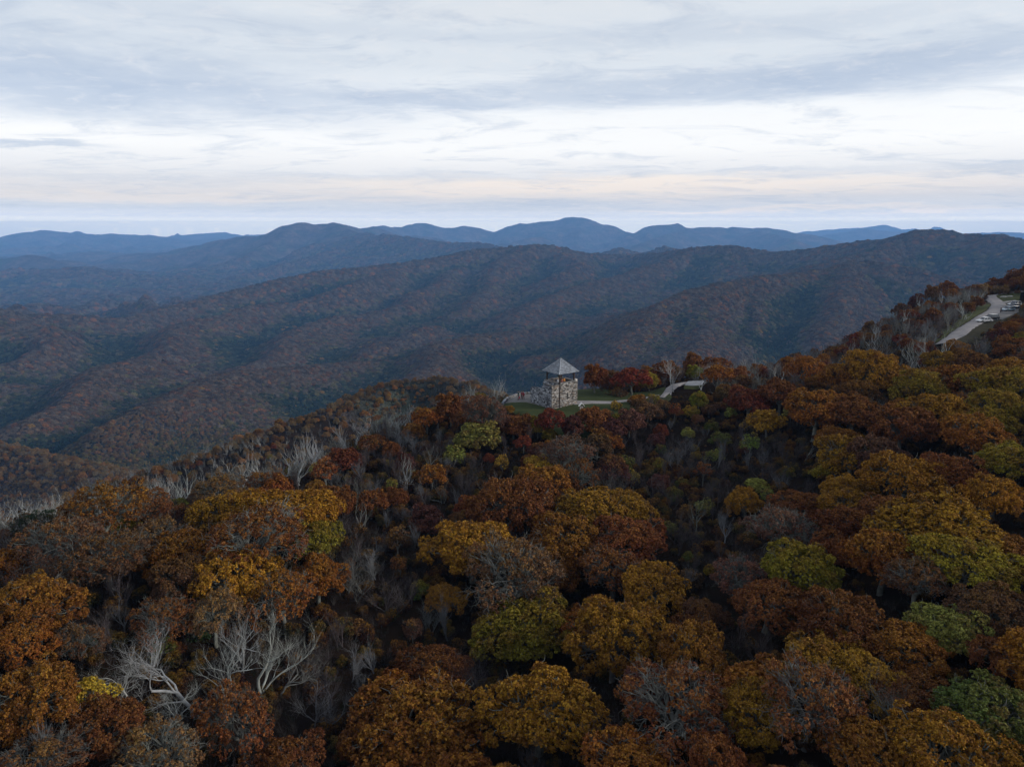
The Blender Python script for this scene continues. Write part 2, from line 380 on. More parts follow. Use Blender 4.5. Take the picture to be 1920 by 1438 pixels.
# ------------------------------------------------------------------ object helpers
def mesh_np(name, verts, faces, mats=(), attrs=None, smooth=False, fmat=None):
    """verts n x 3, faces m x k (k = 3 or 4)"""
    verts = np.ascontiguousarray(verts, np.float32); faces = np.ascontiguousarray(faces, np.int32)
    me = bpy.data.meshes.new(name)
    me.vertices.add(len(verts)); me.vertices.foreach_set('co', verts.ravel())
    m, k = faces.shape
    me.loops.add(m * k); me.loops.foreach_set('vertex_index', faces.ravel())
    me.polygons.add(m); me.polygons.foreach_set('loop_start', np.arange(m, dtype=np.int32) * k)
    try: me.polygons.foreach_set('loop_total', np.full(m, k, np.int32))
    except Exception: pass
    if smooth: me.polygons.foreach_set('use_smooth', np.ones(m, bool))
    for mt in mats: me.materials.append(mt)
    if fmat is not None: me.polygons.foreach_set('material_index', np.ascontiguousarray(fmat, np.int32))
    for n_, (typ, arr) in (attrs or {}).items():
        at = me.attributes.new(n_, typ, 'POINT')
        at.data.foreach_set({'FLOAT': 'value', 'FLOAT_COLOR': 'color', 'FLOAT_VECTOR': 'vector'}[typ], np.ascontiguousarray(arr, np.float32).ravel())
    me.update(calc_edges=True)
    return me
def add(name, data, parent=None, mat=None, loc=None, **props):
    o = bpy.data.objects.new(name, data); C.objects.link(o)
    if parent is not None: o.parent = parent
    if mat is not None and data is not None and not data.materials: data.materials.append(mat)
    if loc is not None: o.location = loc
    for k, v in props.items(): o[k] = v
    return o
def thing(name, label, category, loc=(0, 0, 0), rz=0.0, group=None):
    o = bpy.data.objects.new(name, None); C.objects.link(o)
    o.empty_display_size = 0.5
    o.location = loc; o.rotation_euler = (0, 0, rz)
    o['label'] = label; o['category'] = category
    if group: o['group'] = group
    return o
class MB:
    """collects simple solids into one mesh"""
    def __init__(s): s.v = []; s.f = []; s.c = []
    def raw(s, vs, fs, c=None):
        b = len(s.v); s.v += [tuple(v) for v in vs]; s.f += [tuple(i + b for i in f) for f in fs]
        s.c += [c] * len(fs)
    def box(s, c, size, rz=0.0, col=None, M=None):
        x, y, z = (k / 2 for k in size); ca, sa = math.cos(rz), math.sin(rz); vs = []
        for dz in (-z, z):
            for dx, dy in ((-x, -y), (x, -y), (x, y), (-x, y)):
                v = (c[0] + dx * ca - dy * sa, c[1] + dx * sa + dy * ca, c[2] + dz)
                vs.append(v)
        if M is not None: vs = [tuple(M @ Vector(v)) for v in vs]
        s.raw(vs, [(0, 3, 2, 1), (4, 5, 6, 7), (0, 1, 5, 4), (1, 2, 6, 5), (2, 3, 7, 6), (3, 0, 4, 7)], col)
    def tube(s, pts, rads, n=8, col=None, cap=True):
        pts = [Vector(p) for p in pts]; vs = []; fs = []
        for i, p in enumerate(pts):
            d = (pts[min(i + 1, len(pts) - 1)] - pts[max(i - 1, 0)]).normalized()
            a = d.cross(Vector((0, 0, 1)));
            if a.length < 1e-3: a = Vector((1, 0, 0))
            a.normalize(); b = d.cross(a)
            for k in range(n):
                t = 2 * math.pi * k / n
                vs.append(p + (a * math.cos(t) + b * math.sin(t)) * rads[i])
        for i in range(len(pts) - 1):
            for k in range(n):
                k2 = (k + 1) % n
                fs.append((i * n + k, i * n + k2, (i + 1) * n + k2, (i + 1) * n + k))
        if cap: fs += [tuple(range(n)), tuple(range((len(pts) - 1) * n, len(pts) * n))[::-1]]
        s.raw(vs, fs, col)
    def build(s, name, mat, parent=None, smooth=False, bevel=0, **props):
        me = bpy.data.meshes.new(name); me.from_pydata(s.v, [], s.f)
        if mat: me.materials.append(mat)
        if smooth: me.polygons.foreach_set('use_smooth', [True] * len(me.polygons))
        if any(c is not None for c in s.c):
            at = me.attributes.new('tone', 'FLOAT_COLOR', 'FACE')
            at.data.foreach_set('color', [x for c in s.c for x in (*(c or (1, 1, 1)), 1)])
        me.update()
        o = add(name, me, parent, **props)
        if bevel:
            m = o.modifiers.new('edge', 'BEVEL'); m.width = bevel; m.segments = 2
        return o

# ------------------------------------------------------------------ materials
def new_mat(name):
    m = bpy.data.materials.new(name); m.use_nodes = True
    t = NT(m.node_tree); t.n.clear()
    b = t.new('ShaderNodeBsdfPrincipled'); o = t.new('ShaderNodeOutputMaterial'); t.l.new(b.outputs[0], o.inputs[0])
    b.inputs['Roughness'].default_value = 0.85
    b.inputs['Specular IOR Level'].default_value = 0.2
    return m, t, b
def bump(t, b, h, strength, dist):
    n = t.new('ShaderNodeBump'); n.inputs['Strength'].default_value = strength; n.inputs['Distance'].default_value = dist
    t.l.new(h, n.inputs['Height']); t.l.new(n.outputs[0], b.inputs['Normal'])
def simple(name, c, rough=0.7, var=0.25, scale=2.0, metal=0.0, spec=0.3, bumps=None):
    m, t, b = new_mat(name)
    tc = t.new('ShaderNodeTexCoord')
    n = t.noise(tc.outputs['Object'], scale, 4, 0.6)
    cc = t.mix(t.smooth(n, 0.3, 0.7), tuple(x * (1 - var) for x in c), tuple(min(x * (1 + var), 1) for x in c))
    t.put(b.inputs['Base Color'], cc); b.inputs['Roughness'].default_value = rough
    b.inputs['Metallic'].default_value = metal; b.inputs['Specular IOR Level'].default_value = spec
    if bumps: bump(t, b, t.noise(tc.outputs['Object'], bumps[0], 4, 0.6), bumps[1], bumps[2])
    return m
def leaf_mat(name, inst):
    m, t, b = new_mat(name)
    if inst:
        a = t.new('ShaderNodeAttribute'); a.attribute_type = 'INSTANCER'; a.attribute_name = 'tint'
        base = a.outputs['Color']; alpha = 0.45
        oi = t.new('ShaderNodeObjectInfo'); rnd = oi.outputs['Random']
    else:
        oi = t.new('ShaderNodeObjectInfo'); base = oi.outputs['Color']; alpha = oi.outputs['Alpha']; rnd = oi.outputs['Random']
    v = t.new('ShaderNodeAttribute'); v.attribute_name = 'leafvar'      # x leaf, y tuft cluster, z height in the crown
    s = t.new('ShaderNodeSeparateXYZ'); t.l.new(v.outputs['Vector'], s.inputs[0])
    # gold towards the crown's top, some boughs rust
    tcx = t.new('ShaderNodeTexCoord')
    reg = t.noise(tcx.outputs['Object'], 0.33, 3, 0.6)
    g = t.math('ADD', t.math('MULTIPLY', s.outputs[2], 0.75), t.math('MULTIPLY', s.outputs[1], 0.35))
    g = t.math('ADD', g, t.math('MULTIPLY', t.math('SUBTRACT', reg, 0.5), 1.3))
    g = t.math('MULTIPLY', t.smooth(g, 0.45, 1.0), alpha)
    col = t.mix(g, base, (0.265, 0.135, 0.015))
    rust = t.math('MULTIPLY', t.smooth(s.outputs[1], 0.50, 0.95), 0.5)
    col = t.mix(rust, col, (0.13, 0.048, 0.020))
    vv = t.math('ADD', t.math('MULTIPLY', s.outputs[0], 1.05), 0.50)
    hs = t.new('ShaderNodeHueSaturation'); t.put(hs.inputs['Color'], col); t.put(hs.inputs['Value'], vv)
    t.put(hs.inputs['Hue'], t.math('ADD', t.math('MULTIPLY', t.math('SUBTRACT', s.outputs[0], 0.5), 0.03), 0.5))
    t.put(b.inputs['Base Color'], hs.outputs[0]); b.inputs['Roughness'].default_value = 0.62
    b.inputs['Specular IOR Level'].default_value = 0.10
    tr = t.new('ShaderNodeBsdfTranslucent'); t.put(tr.inputs[0], hs.outputs[0])
    mx = t.new('ShaderNodeMixShader'); mx.inputs[0].default_value = 0.22
    t.l.new(b.outputs[0], mx.inputs[1]); t.l.new(tr.outputs[0], mx.inputs[2])
    o = [n for n in t.n if n.type == 'OUTPUT_MATERIAL'][0]; t.l.new(mx.outputs[0], o.inputs[0])
    return m
M_leaf = leaf_mat('autumn_leaves', False)
M_leaf_i = leaf_mat('autumn_leaves_wood', True)
def bark_mat(name, inst=False):
    m, t, b = new_mat(name)
    tc = t.new('ShaderNodeTexCoord')
    if inst:
        a = t.new('ShaderNodeAttribute'); a.attribute_type = 'INSTANCER'; a.attribute_name = 'tint'; base = a.outputs['Color']
    else:
        oi = t.new('ShaderNodeObjectInfo'); base = oi.outputs['Color']
    n = t.noise(tc.outputs['Object'], 2.2, 5, 0.65)
    hs = t.new('ShaderNodeHueSaturation'); t.put(hs.inputs['Color'], base)
    t.put(hs.inputs['Value'], t.smooth(n, 0.25, 0.75, 0.55, 1.35))
    lich = t.smooth(t.noise(tc.outputs['Object'], 1.1, 3, 0.5), 0.55, 0.68, 0, 0.35)
    c2 = t.mix(lich, hs.outputs[0], (0.16, 0.19, 0.15))
    t.put(b.inputs['Base Color'], c2)
    return m
M_bark = bark_mat('weathered_bark'); M_bark_i = bark_mat('weathered_bark_wood', True)

def ground_mat(name, far):
    m, t, b = new_mat(name)
    geo = t.new('ShaderNodeNewGeometry'); pos = geo.outputs['Position']
    if far:
        sp = t.new('ShaderNodeSeparateXYZ'); t.l.new(pos, sp.inputs[0])
        n1 = t.noise(pos, 0.0012, 5, 0.6); n2 = t.noise(pos, 0.02, 4, 0.7); n3 = t.noise(pos, 0.004, 4, 0.6)
        c = t.mix(t.smooth(n1, 0.38, 0.62), (0.044, 0.036, 0.034), (0.058, 0.038, 0.028))
        c = t.mix(t.smooth(n3, 0.48, 0.66), c, (0.024, 0.032, 0.022))
        n4 = t.noise(pos, 0.0045, 6, 0.72)
        hs = t.new('ShaderNodeHueSaturation'); t.put(hs.inputs['Color'], c)
        t.put(hs.inputs['Value'], t.math('MULTIPLY', t.smooth(n2, 0.25, 0.75, 0.35, 1.6), t.smooth(n4, .3, .7, .35, 1.9))); c = hs.outputs[0]
        bump(t, b, t.noise(pos, 0.03, 5, 0.75), 1.0, 14.0)
    else:
        n1 = t.noise(pos, 0.12, 5, 0.65); n2 = t.noise(pos, 1.2, 5, 0.7)
        c = t.mix(t.smooth(n1, 0.35, 0.65), (0.011, 0.008, 0.007), (0.020, 0.013, 0.009))
        c = t.mix(t.smooth(n2, 0.5, 0.7), c, (0.010, 0.011, 0.006))
        bump(t, b, t.noise(pos, 2.5, 6, 0.7), 0.8, 0.3)
    t.put(b.inputs['Base Color'], c); b.inputs['Roughness'].default_value = 1.0
    b.inputs['Specular IOR Level'].default_value = 0.0
    return m
M_ground = ground_mat('forest_floor', False); M_hill = ground_mat('wooded_hillside', True)

# ------------------------------------------------------------------ terrain meshes
def terrain(name, i0, i1, mat):
    r = i1 - i0; c = len(AZ)
    v = np.stack([gx[i0:i1], gy[i0:i1], gz[i0:i1]], -1).reshape(-1, 3)
    i = np.arange(r - 1)[:, None] * c + np.arange(c - 1)[None]
    f = np.stack([i, i + 1, i + c + 1, i + c], -1).reshape(-1, 4)
    me = mesh_np(name, v, f[:, ::-1], [mat], smooth=True)
    return add(name, me, kind='structure')
i_a = int(np.searchsorted(RR, 430)); i_b = int(np.searchsorted(RR, 6500))
terrain('ridge_ground', 0, i_a + 1, M_ground)
terrain('mountain_slopes', i_a, i_b + 1, M_hill)
terrain('far_mountains', i_b, len(RR), M_hill)

# horizon table: highest sight-line slope met so far in each column, used to leave out woods nobody can see
slope = (gz - CAM[2]) / RR[:, None]
smax = np.maximum.accumulate(slope, axis=0)
def visible(x, y, z, margin):
    r = np.hypot(x, y); a = np.arctan2(x, y)
    ai = np.clip(np.round((a - AZ[0]) / (AZ[1] - AZ[0])).astype(int), 0, len(AZ) - 1)
    ri = np.clip(np.searchsorted(RR, r) - 2, 0, len(RR) - 1)
    return (z + margin - CAM[2]) / r > smax[ri, ai]

# ------------------------------------------------------------------ instanced woods (kind stuff)
def scatter(name, proto, pos, scl, rot, tint, **props):
    me = bpy.data.meshes.new(name)
    me.vertices.add(len(pos)); me.vertices.foreach_set('co', np.ascontiguousarray(pos, np.float32).ravel())
    for n_, typ, arr, key in (('scl', 'FLOAT_VECTOR', scl, 'vector'), ('rot', 'FLOAT_VECTOR', rot, 'vector'), ('tint', 'FLOAT_COLOR', tint, 'color')):
        at = me.attributes.new(n_, typ, 'POINT'); at.data.foreach_set(key, np.ascontiguousarray(arr, np.float32).ravel())
    o = add(name, me, **props)
    ng = bpy.data.node_groups.new(name + '_nodes', 'GeometryNodeTree')
    ng.interface.new_socket('Geometry', in_out='INPUT', socket_type='NodeSocketGeometry')
    ng.interface.new_socket('Geometry', in_out='OUTPUT', socket_type='NodeSocketGeometry')
    gi = ng.nodes.new('NodeGroupInput'); go = ng.nodes.new('NodeGroupOutput')
    ip = ng.nodes.new('GeometryNodeInstanceOnPoints'); ob = ng.nodes.new('GeometryNodeObjectInfo')
    ob.inputs['Object'].default_value = proto
    def named(nm):
        a = ng.nodes.new('GeometryNodeInputNamedAttribute'); a.data_type = 'FLOAT_VECTOR'; a.inputs[0].default_value = nm
        return a.outputs[0]
    ng.links.new(gi.outputs[0], ip.inputs['Points']); ng.links.new(ob.outputs['Geometry'], ip.inputs['Instance'])
    ng.links.new(named('scl'), ip.inputs['Scale']); ng.links.new(named('rot'), ip.inputs['Rotation'])
    ng.links.new(ip.outputs[0], go.inputs[0])
    md = o.modifiers.new('wood', 'NODES'); md.node_group = ng
    return o
def proto_obj(name, me):
    return bpy.data.objects.new(name, me)       # not linked: only lends its mesh to a scattered wood

def fill_mat():
    m, t, b = new_mat('far_crowns')
    a = t.new('ShaderNodeAttribute'); a.attribute_type = 'INSTANCER'; a.attribute_name = 'tint'
    tc = t.new('ShaderNodeTexCoord')
    n = t.noise(tc.outputs['Object'], 2.4, 4, 0.75)
    hs = t.new('ShaderNodeHueSaturation'); t.put(hs.inputs['Color'], a.outputs['Color']); t.put(hs.inputs['Value'], t.smooth(n, 0.3, 0.7, 0.45, 1.5))
    t.put(b.inputs['Base Color'], hs.outputs[0]); b.inputs['Roughness'].default_value = 1.0; b.inputs['Specular IOR Level'].default_value = 0
    bump(t, b, n, 1.0, 0.5)
    return m
M_fill = fill_mat()
def blob_mesh(name, seed, cone=False):
    bm = bmesh.new()
    if cone: bmesh.ops.create_cone(bm, segments=7, radius1=0.75, radius2=0.05, depth=2.4, cap_ends=False)
    else: bmesh.ops.create_icosphere(bm, subdivisions=2, radius=1.0)
    r = random.Random(seed)
    for v in bm.verts:
        n = v.co.normalized()
        k = 1 + 0.28 * math.sin(n.x * 4.1 + seed) * math.cos(n.y * 4.7 + seed * 2) + 0.18 * math.sin(n.z * 6 + n.x * 7 + seed) + r.uniform(-.10, .10)
        v.co *= k
        v.co.z += 0.25
    me = bpy.data.meshes.new(name); bm.to_mesh(me); bm.free()
    me.materials.append(M_fill)
    me.polygons.foreach_set('use_smooth', [not cone] * len(me.polygons))
    return me
cones = [proto_obj('far_conifer', blob_mesh('far_conifer', 5, True))]

def far_woods():
    xs, ys, ss = [], [], []
    r = 300.0
    while r < 8500:
        s = max(4.1, 0.0031 * r)
        n = int(2 * rad(49) * r / s)
        a = -rad(49) + (np.arange(n) + rng.uniform(0, 1)) / n * 2 * rad(49) + rng.uniform(-.45, .45, n) * s / r
        rr = r + rng.uniform(-.5, .5, n) * s
        xs.append(rr * np.sin(a)); ys.append(rr * np.cos(a)); ss.append(np.full(n, s))
        r += s * 0.95
    x = np.concatenate(xs); y = np.concatenate(ys); s = np.concatenate(ss)
    z = H(x, y); R = np.hypot(x, y)
    k = visible(x, y, z, 14) & (R > 300)
    x, y, z, s, R = x[k], y[k], z[k], s[k], R[k]
    n = len(x)
    # colour: rust and brown on the crests, olive and evergreen in the hollows, heightened to paint in relief shade
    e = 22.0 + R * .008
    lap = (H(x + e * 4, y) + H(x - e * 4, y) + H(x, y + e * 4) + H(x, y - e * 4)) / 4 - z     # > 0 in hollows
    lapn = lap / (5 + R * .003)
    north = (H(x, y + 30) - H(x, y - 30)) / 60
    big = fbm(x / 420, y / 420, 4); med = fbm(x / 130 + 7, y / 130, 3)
    green = 0.62 * np.clip(lapn, -1.8, 2) + 0.75 * big + 0.5 * med + rng.normal(0, .38, n) + 0.35 * np.clip((H(x + 30, y) - H(x - 30, y)) / 60, -1, 1)  # last term puts the shade of left-facing slopes into the tint
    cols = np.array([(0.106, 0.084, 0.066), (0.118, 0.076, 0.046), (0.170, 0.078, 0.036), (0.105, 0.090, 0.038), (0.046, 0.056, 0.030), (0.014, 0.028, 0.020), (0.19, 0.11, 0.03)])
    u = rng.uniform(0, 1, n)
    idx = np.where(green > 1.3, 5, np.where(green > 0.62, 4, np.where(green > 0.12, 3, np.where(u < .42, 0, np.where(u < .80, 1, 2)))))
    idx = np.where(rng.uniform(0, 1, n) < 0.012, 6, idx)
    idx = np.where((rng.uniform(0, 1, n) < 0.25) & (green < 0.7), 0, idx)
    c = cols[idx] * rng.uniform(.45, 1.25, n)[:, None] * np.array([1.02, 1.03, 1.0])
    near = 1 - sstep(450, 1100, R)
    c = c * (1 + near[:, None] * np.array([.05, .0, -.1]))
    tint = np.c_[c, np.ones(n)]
    rr_ = s * np.clip(rng.lognormal(-.52, .28, n), .32, 1.15) * (1 - .3 * near)
    scl = np.c_[rr_, rr_ * rng.uniform(.85, 1.15, n), rr_ * rng.uniform(.75, 1.25, n)]
    zt = z + np.minimum(scl[:, 2] * 0.35 + 1.5, 9)
    nx = -(H(x + 25, y) - H(x - 25, y)) / 50; ny = -(H(x, y + 25) - H(x, y - 25)) / 50; nn = np.sqrt(nx * nx + ny * ny + 1)
    fl = sstep(900, 1500, R)
    scl[:, 2] *= 1 - .45 * fl
    con = (idx == 5) & (rng.uniform(0, 1, n) < .7)
    rot = np.c_[rng.uniform(-.2, .2, n), rng.uniform(-.2, .2, n), rng.uniform(0, 6.28, n)]
    tilt = np.c_[-np.arcsin(ny / nn), np.arctan2(nx, 1.0), 0 * x] + rng.normal(0, .10, (n, 3)) * np.array([1, 1, 0])
    rot = np.where((con | (R < 900))[:, None], rot, tilt)
    pos = np.c_[x, y, zt]
    which = rng.integers(0, 3, n)
    print('far woods', n)
    nr = (R < 1300) & (rng.uniform(0, 1, n) < 1.0)
    for j in range(3):
        m = (~con) & (which == j) & nr
        k_ = rr_[m] / 1.25; bare_ = (idx[m] == 0) & (rng.uniform(0, 1, m.sum()) < .6)
        pr = PR['small'][j]; pm = pos[m].copy(); pm[:, 2] = z[m] - .3 * k_; sc_ = np.c_[k_, k_, k_ * rng.uniform(.9, 1.25, m.sum())] / 2.0
        rt = rot[m] * np.array([0, 0, 1]); tt = tint[m] * np.array([1.55, 1.6, 1.4, 1]); q = ~bare_
        scatter('near_slope_wood', proto_obj('slope_crown', swap(pr['crown'], None, M_leaf_i)), pm[q], sc_[q], rt[q], tt[q], kind='stuff', label='small rust and brown trees on the spur below the ridge')
        tw_ = PR['twiggy'][j]; bt = np.c_[np.full((bare_.sum(), 3), .10) * rng.uniform(.6, 1.3, bare_.sum())[:, None], np.ones(bare_.sum())]
        scatter('near_slope_wood', proto_obj('slope_bare', swap(tw_['limbs'], None, M_bark_i)), pm[bare_], sc_[bare_] * .9, rt[bare_], bt, kind='stuff', label='leafless grey trees on the spur below the ridge')
        m = (~con) & (which == j) & ~nr
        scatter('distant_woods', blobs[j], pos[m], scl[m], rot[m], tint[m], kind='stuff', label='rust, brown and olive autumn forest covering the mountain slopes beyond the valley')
    m = con; rt = rot.copy(); rt[:, :2] *= .2
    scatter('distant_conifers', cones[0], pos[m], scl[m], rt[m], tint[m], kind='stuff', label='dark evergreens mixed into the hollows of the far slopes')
# ------------------------------------------------------------------ materials of the built things
def tone_mat(name, rough=0.9, var=0.3, scale=3.0, bumps=(9.0, .6, .03)):
    m, t, b = new_mat(name)
    a = t.new('ShaderNodeAttribute'); a.attribute_name = 'tone'
    tc = t.new('ShaderNodeTexCoord'); n = t.noise(tc.outputs['Object'], scale, 5, .65)
    hs = t.new('ShaderNodeHueSaturation'); t.put(hs.inputs['Color'], a.outputs['Color']); t.put(hs.inputs['Value'], t.smooth(n, .3, .7, 1 - var, 1 + var))
    t.put(b.inputs['Base Color'], hs.outputs[0]); b.inputs['Roughness'].default_value = rough
    if bumps: bump(t, b, t.noise(tc.outputs['Object'], bumps[0], 4, .6), bumps[1], bumps[2])
    return m
M_stone = tone_mat('field_stone')
M_mortar = simple('dark_mortar', (.075, .07, .065), .95, .35, 4.0, bumps=(12, .6, .02))
M_timber = simple('dark_timber', (.045, .030, .022), .85, .3, 6.0)
M_shake = tone_mat('cedar_shakes', .75, .2, 8.0, (30, .4, .01))
M_ridgecap = simple('pale_ridge_cap', (.34, .36, .39), .6, .1, 4)
M_deck = simple('platform_slab', (.16, .15, .145), .9, .25, 3)
M_dark = simple('dark_opening', (.012, .012, .013), .9, .1, 2)
def soil_mat(name, a, b_, c_, s1=.7, s2=4.0, bh=(6, .6, .05)):
    m, t, b = new_mat(name); g = t.new('ShaderNodeNewGeometry'); p = g.outputs['Position']
    c = t.mix(t.smooth(t.noise(p, s1, 5, .65), .35, .65), a, b_); c = t.mix(t.smooth(t.noise(p, s2, 5, .7), .5, .72), c, c_)
    t.put(b.inputs['Base Color'], c); b.inputs['Roughness'].default_value = 1; b.inputs['Specular IOR Level'].default_value = .05
    bump(t, b, t.noise(p, bh[0], 6, .7), bh[1], bh[2]); return m
M_lawn = soil_mat('mown_grass', (.030, .042, .017), (.042, .052, .020), (.050, .044, .024))
M_verge = soil_mat('rough_grass', (.040, .048, .020), (.065, .070, .028), (.055, .044, .026))
M_scrub = soil_mat('dry_scrub', (.030, .028, .016), (.048, .042, .024), (.040, .026, .018))
M_gravel = soil_mat('pale_gravel', (.200, .190, .190), (.255, .24, .235), (.14, .13, .125), .35, 3.0)
M_pave = soil_mat('weathered_concrete', (.22, .23, .25), (.27, .28, .29), (.17, .17, .18), .5, 5.0)
M_terrace = soil_mat('terrace_gravel', (.12, .115, .112), (.16, .155, .15), (.09, .08, .07), .8, 5)

def resample(pts, n):
    n = int(n)
    p = np.array(pts, float); d = np.r_[0, np.cumsum(np.hypot(*np.diff(p[:, :2], axis=0).T))]
    # smooth (Catmull-like) by cubic average of a dense linear interpolation
    t = np.linspace(0, d[-1], n * 4); q = np.stack([np.interp(t, d, p[:, i]) for i in range(p.shape[1])], -1)
    for _ in range(int(n * .25)):
        q[1:-1] = (q[:-2] + q[2:]) / 4 + q[1:-1] / 2
    return q[::4] if n > 1 else q
def strip(name, left, right, mat, up=.06, n=60, m=10, world=False, edge=0.0, **props):
    """a ground sheet between two edge lines, lying on the terrain"""
    def hits(L):
        if world: return np.array(L, float)[:, :2]
        return np.array([(CAM + ray(a, b) * ((0.25 - CAM[2]) / ray(a, b)[2]))[:2] for a, b in L])
    a = resample(hits(left), n); b = resample(hits(right), n); k = min(len(a), len(b)); a, b = a[:k], b[:k]
    t = np.linspace(0, 1, m)[None, :, None]
    g = a[:, None] * (1 - t) + b[:, None] * t
    if edge:
        e = fbm(g[..., 0] / 2.2, g[..., 1] / 2.2, 3) * edge
        wd = (b - a) / np.maximum(np.linalg.norm(b - a, axis=1), .1)[:, None]
        g[:, 0] += wd * e[:, :1]; g[:, -1] += wd * e[:, -1:]
    up = up + .30
    z = H(g[..., 0], g[..., 1]) + up
    z[:, 0] -= up * .9; z[:, -1] -= up * .9
    v = np.concatenate([g, z[..., None]], -1).reshape(-1, 3)
    i = np.arange(k - 1)[:, None] * m + np.arange(m - 1)[None]
    f = np.stack([i, i + 1, i + m + 1, i + m], -1).reshape(-1, 4)
    me = mesh_np(name, v, f, [mat], smooth=True)
    nz = me.polygons[0].normal.z
    if nz < 0: me.flip_normals()
    return add(name, me, **props)

# ------------------------------------------------------------------ lookout clearing
strip('lawn', [(925,762),(985,775),(1040,800),(1100,805),(1160,785),(1225,765),(1262,748)], [(950,724),(1000,715),(1080,722),(1130,728),(1170,738),(1215,737),(1248,728)], M_lawn, up=.10, n=60, m=26, edge=.8, kind='structure')
strip('terrace', [(938,757),(960,756),(985,757),(1003,762),(1030,770)], [(950,741),(970,737),(992,733),(1010,732),(1035,735)], M_terrace, up=.16, n=36, m=12, edge=.3, kind='structure')
strip('footpath', [(1076,762),(1110,760),(1145,760),(1180,756),(1215,751),(1240,748)], [(1078,752),(1110,753),(1145,754),(1180,751),(1212,747),(1236,744)], M_gravel, up=.18, n=50, m=6, edge=.3, kind='structure')
strip('access_path', [(1232,750),(1240,742),(1246,732),(1256,724),(1275,719),(1300,716)], [(1248,751),(1258,742),(1264,733),(1272,726),(1284,722),(1303,719)], M_gravel, up=.20, n=40, m=6, edge=.2, kind='structure')
strip('parking_pad', [(1284,726),(1300,728),(1318,727)], [(1290,716),(1305,714),(1324,716)], M_pave, up=.24, n=16, m=8, kind='structure')
strip('grass_bank', [(1282,732),(1300,734),(1318,733)], [(1283,726.5),(1300,728.5),(1318,727.5)], M_verge, up=.24, n=16, m=5, kind='structure')
# road on the crest
RC = resample(np.array([P(*q)[:2] for q in [(1768,642,164),(1790,629,171),(1808,617,179),(1830,605,189),(1850,594,199),(1866,583,209),(1873,574,219),(1867,566.5,229),(1858,560,238),(1856,556,245),(1865,553.6,250),(1885,552.4,254),(1915,552,257)]]), 130)
RT = np.gradient(RC, axis=0); RT = RT / np.linalg.norm(RT, axis=1)[:, None]; RNm = np.stack([-RT[:, 1], RT[:, 0]], -1)
def off(a, i0, i1): return RC[i0:i1] + RNm[i0:i1] * (np.asarray(a)[i0:i1, None] if np.ndim(a) else a)
n_ = len(RC); ks = np.arange(n_) / n_
wl = np.interp(ks, [0, .25, .5, .62, 1], [3, 8, 6, 4, 3]); wr = np.interp(ks, [0, .3, .45, .6, 1], [4, 6, 16, 16, 6])
strip('crest_ground', off(wl + 3.5, 0, int(n_ * .66)), off(-wr - 3, 0, int(n_ * .66)), M_scrub, up=-.12, n=90, m=16, world=True, edge=1.2, kind='structure')
strip('verge', off(wl, 4, int(n_ * .60)), off(2.0, 4, int(n_ * .60)), M_verge, up=.0, n=80, m=8, world=True, edge=.7, kind='structure')
strip('meadow', [P(*q) for q in [(1858,561,236),(1872,568,226),(1890,570,222),(1912,572,220)]], [P(*q) for q in [(1862,554.5,248),(1875,554,250),(1892,553.5,251),(1915,553.5,252)]], M_verge, up=.0, n=40, m=14, world=True, edge=.8, kind='structure')
strip('parking_lane', [P(*q) for q in [(1842,612,188),(1862,598,197),(1876,586,207),(1884,575,217)]], [P(*q) for q in [(1880,612,190),(1900,598,198),(1912,588,206),(1915,575,216)]], M_terrace, up=.05, n=40, m=8, world=True, edge=.5, kind='structure')
strip('side_track', [P(*q) for q in [(1872,575.5,218),(1885,571,222),(1905,569,225)]], [P(*q) for q in [(1876,569,226),(1888,567.5,228),(1906,566.5,229)]], M_gravel, up=.08, n=24, m=5, world=True, edge=.2, kind='structure')
strip('gravel_road', off(2.2, 0, n_), off(-2.2, 0, n_), M_gravel, up=.12, n=120, m=7, world=True, edge=.3, kind='structure')

# ------------------------------------------------------------------ stone lookout tower
F0 = ground_hit(1048, 767.5)
TH = rad(37.0)
U = np.array([math.cos(TH), math.sin(TH)]); V_ = np.array([-math.sin(TH), math.cos(TH)])
TZ = float(F0[2]) - .1
tower = thing('lookout_tower', 'square stone lookout tower with a shingled pyramid roof on open timber posts', 'tower', (F0[0], F0[1], TZ), TH)
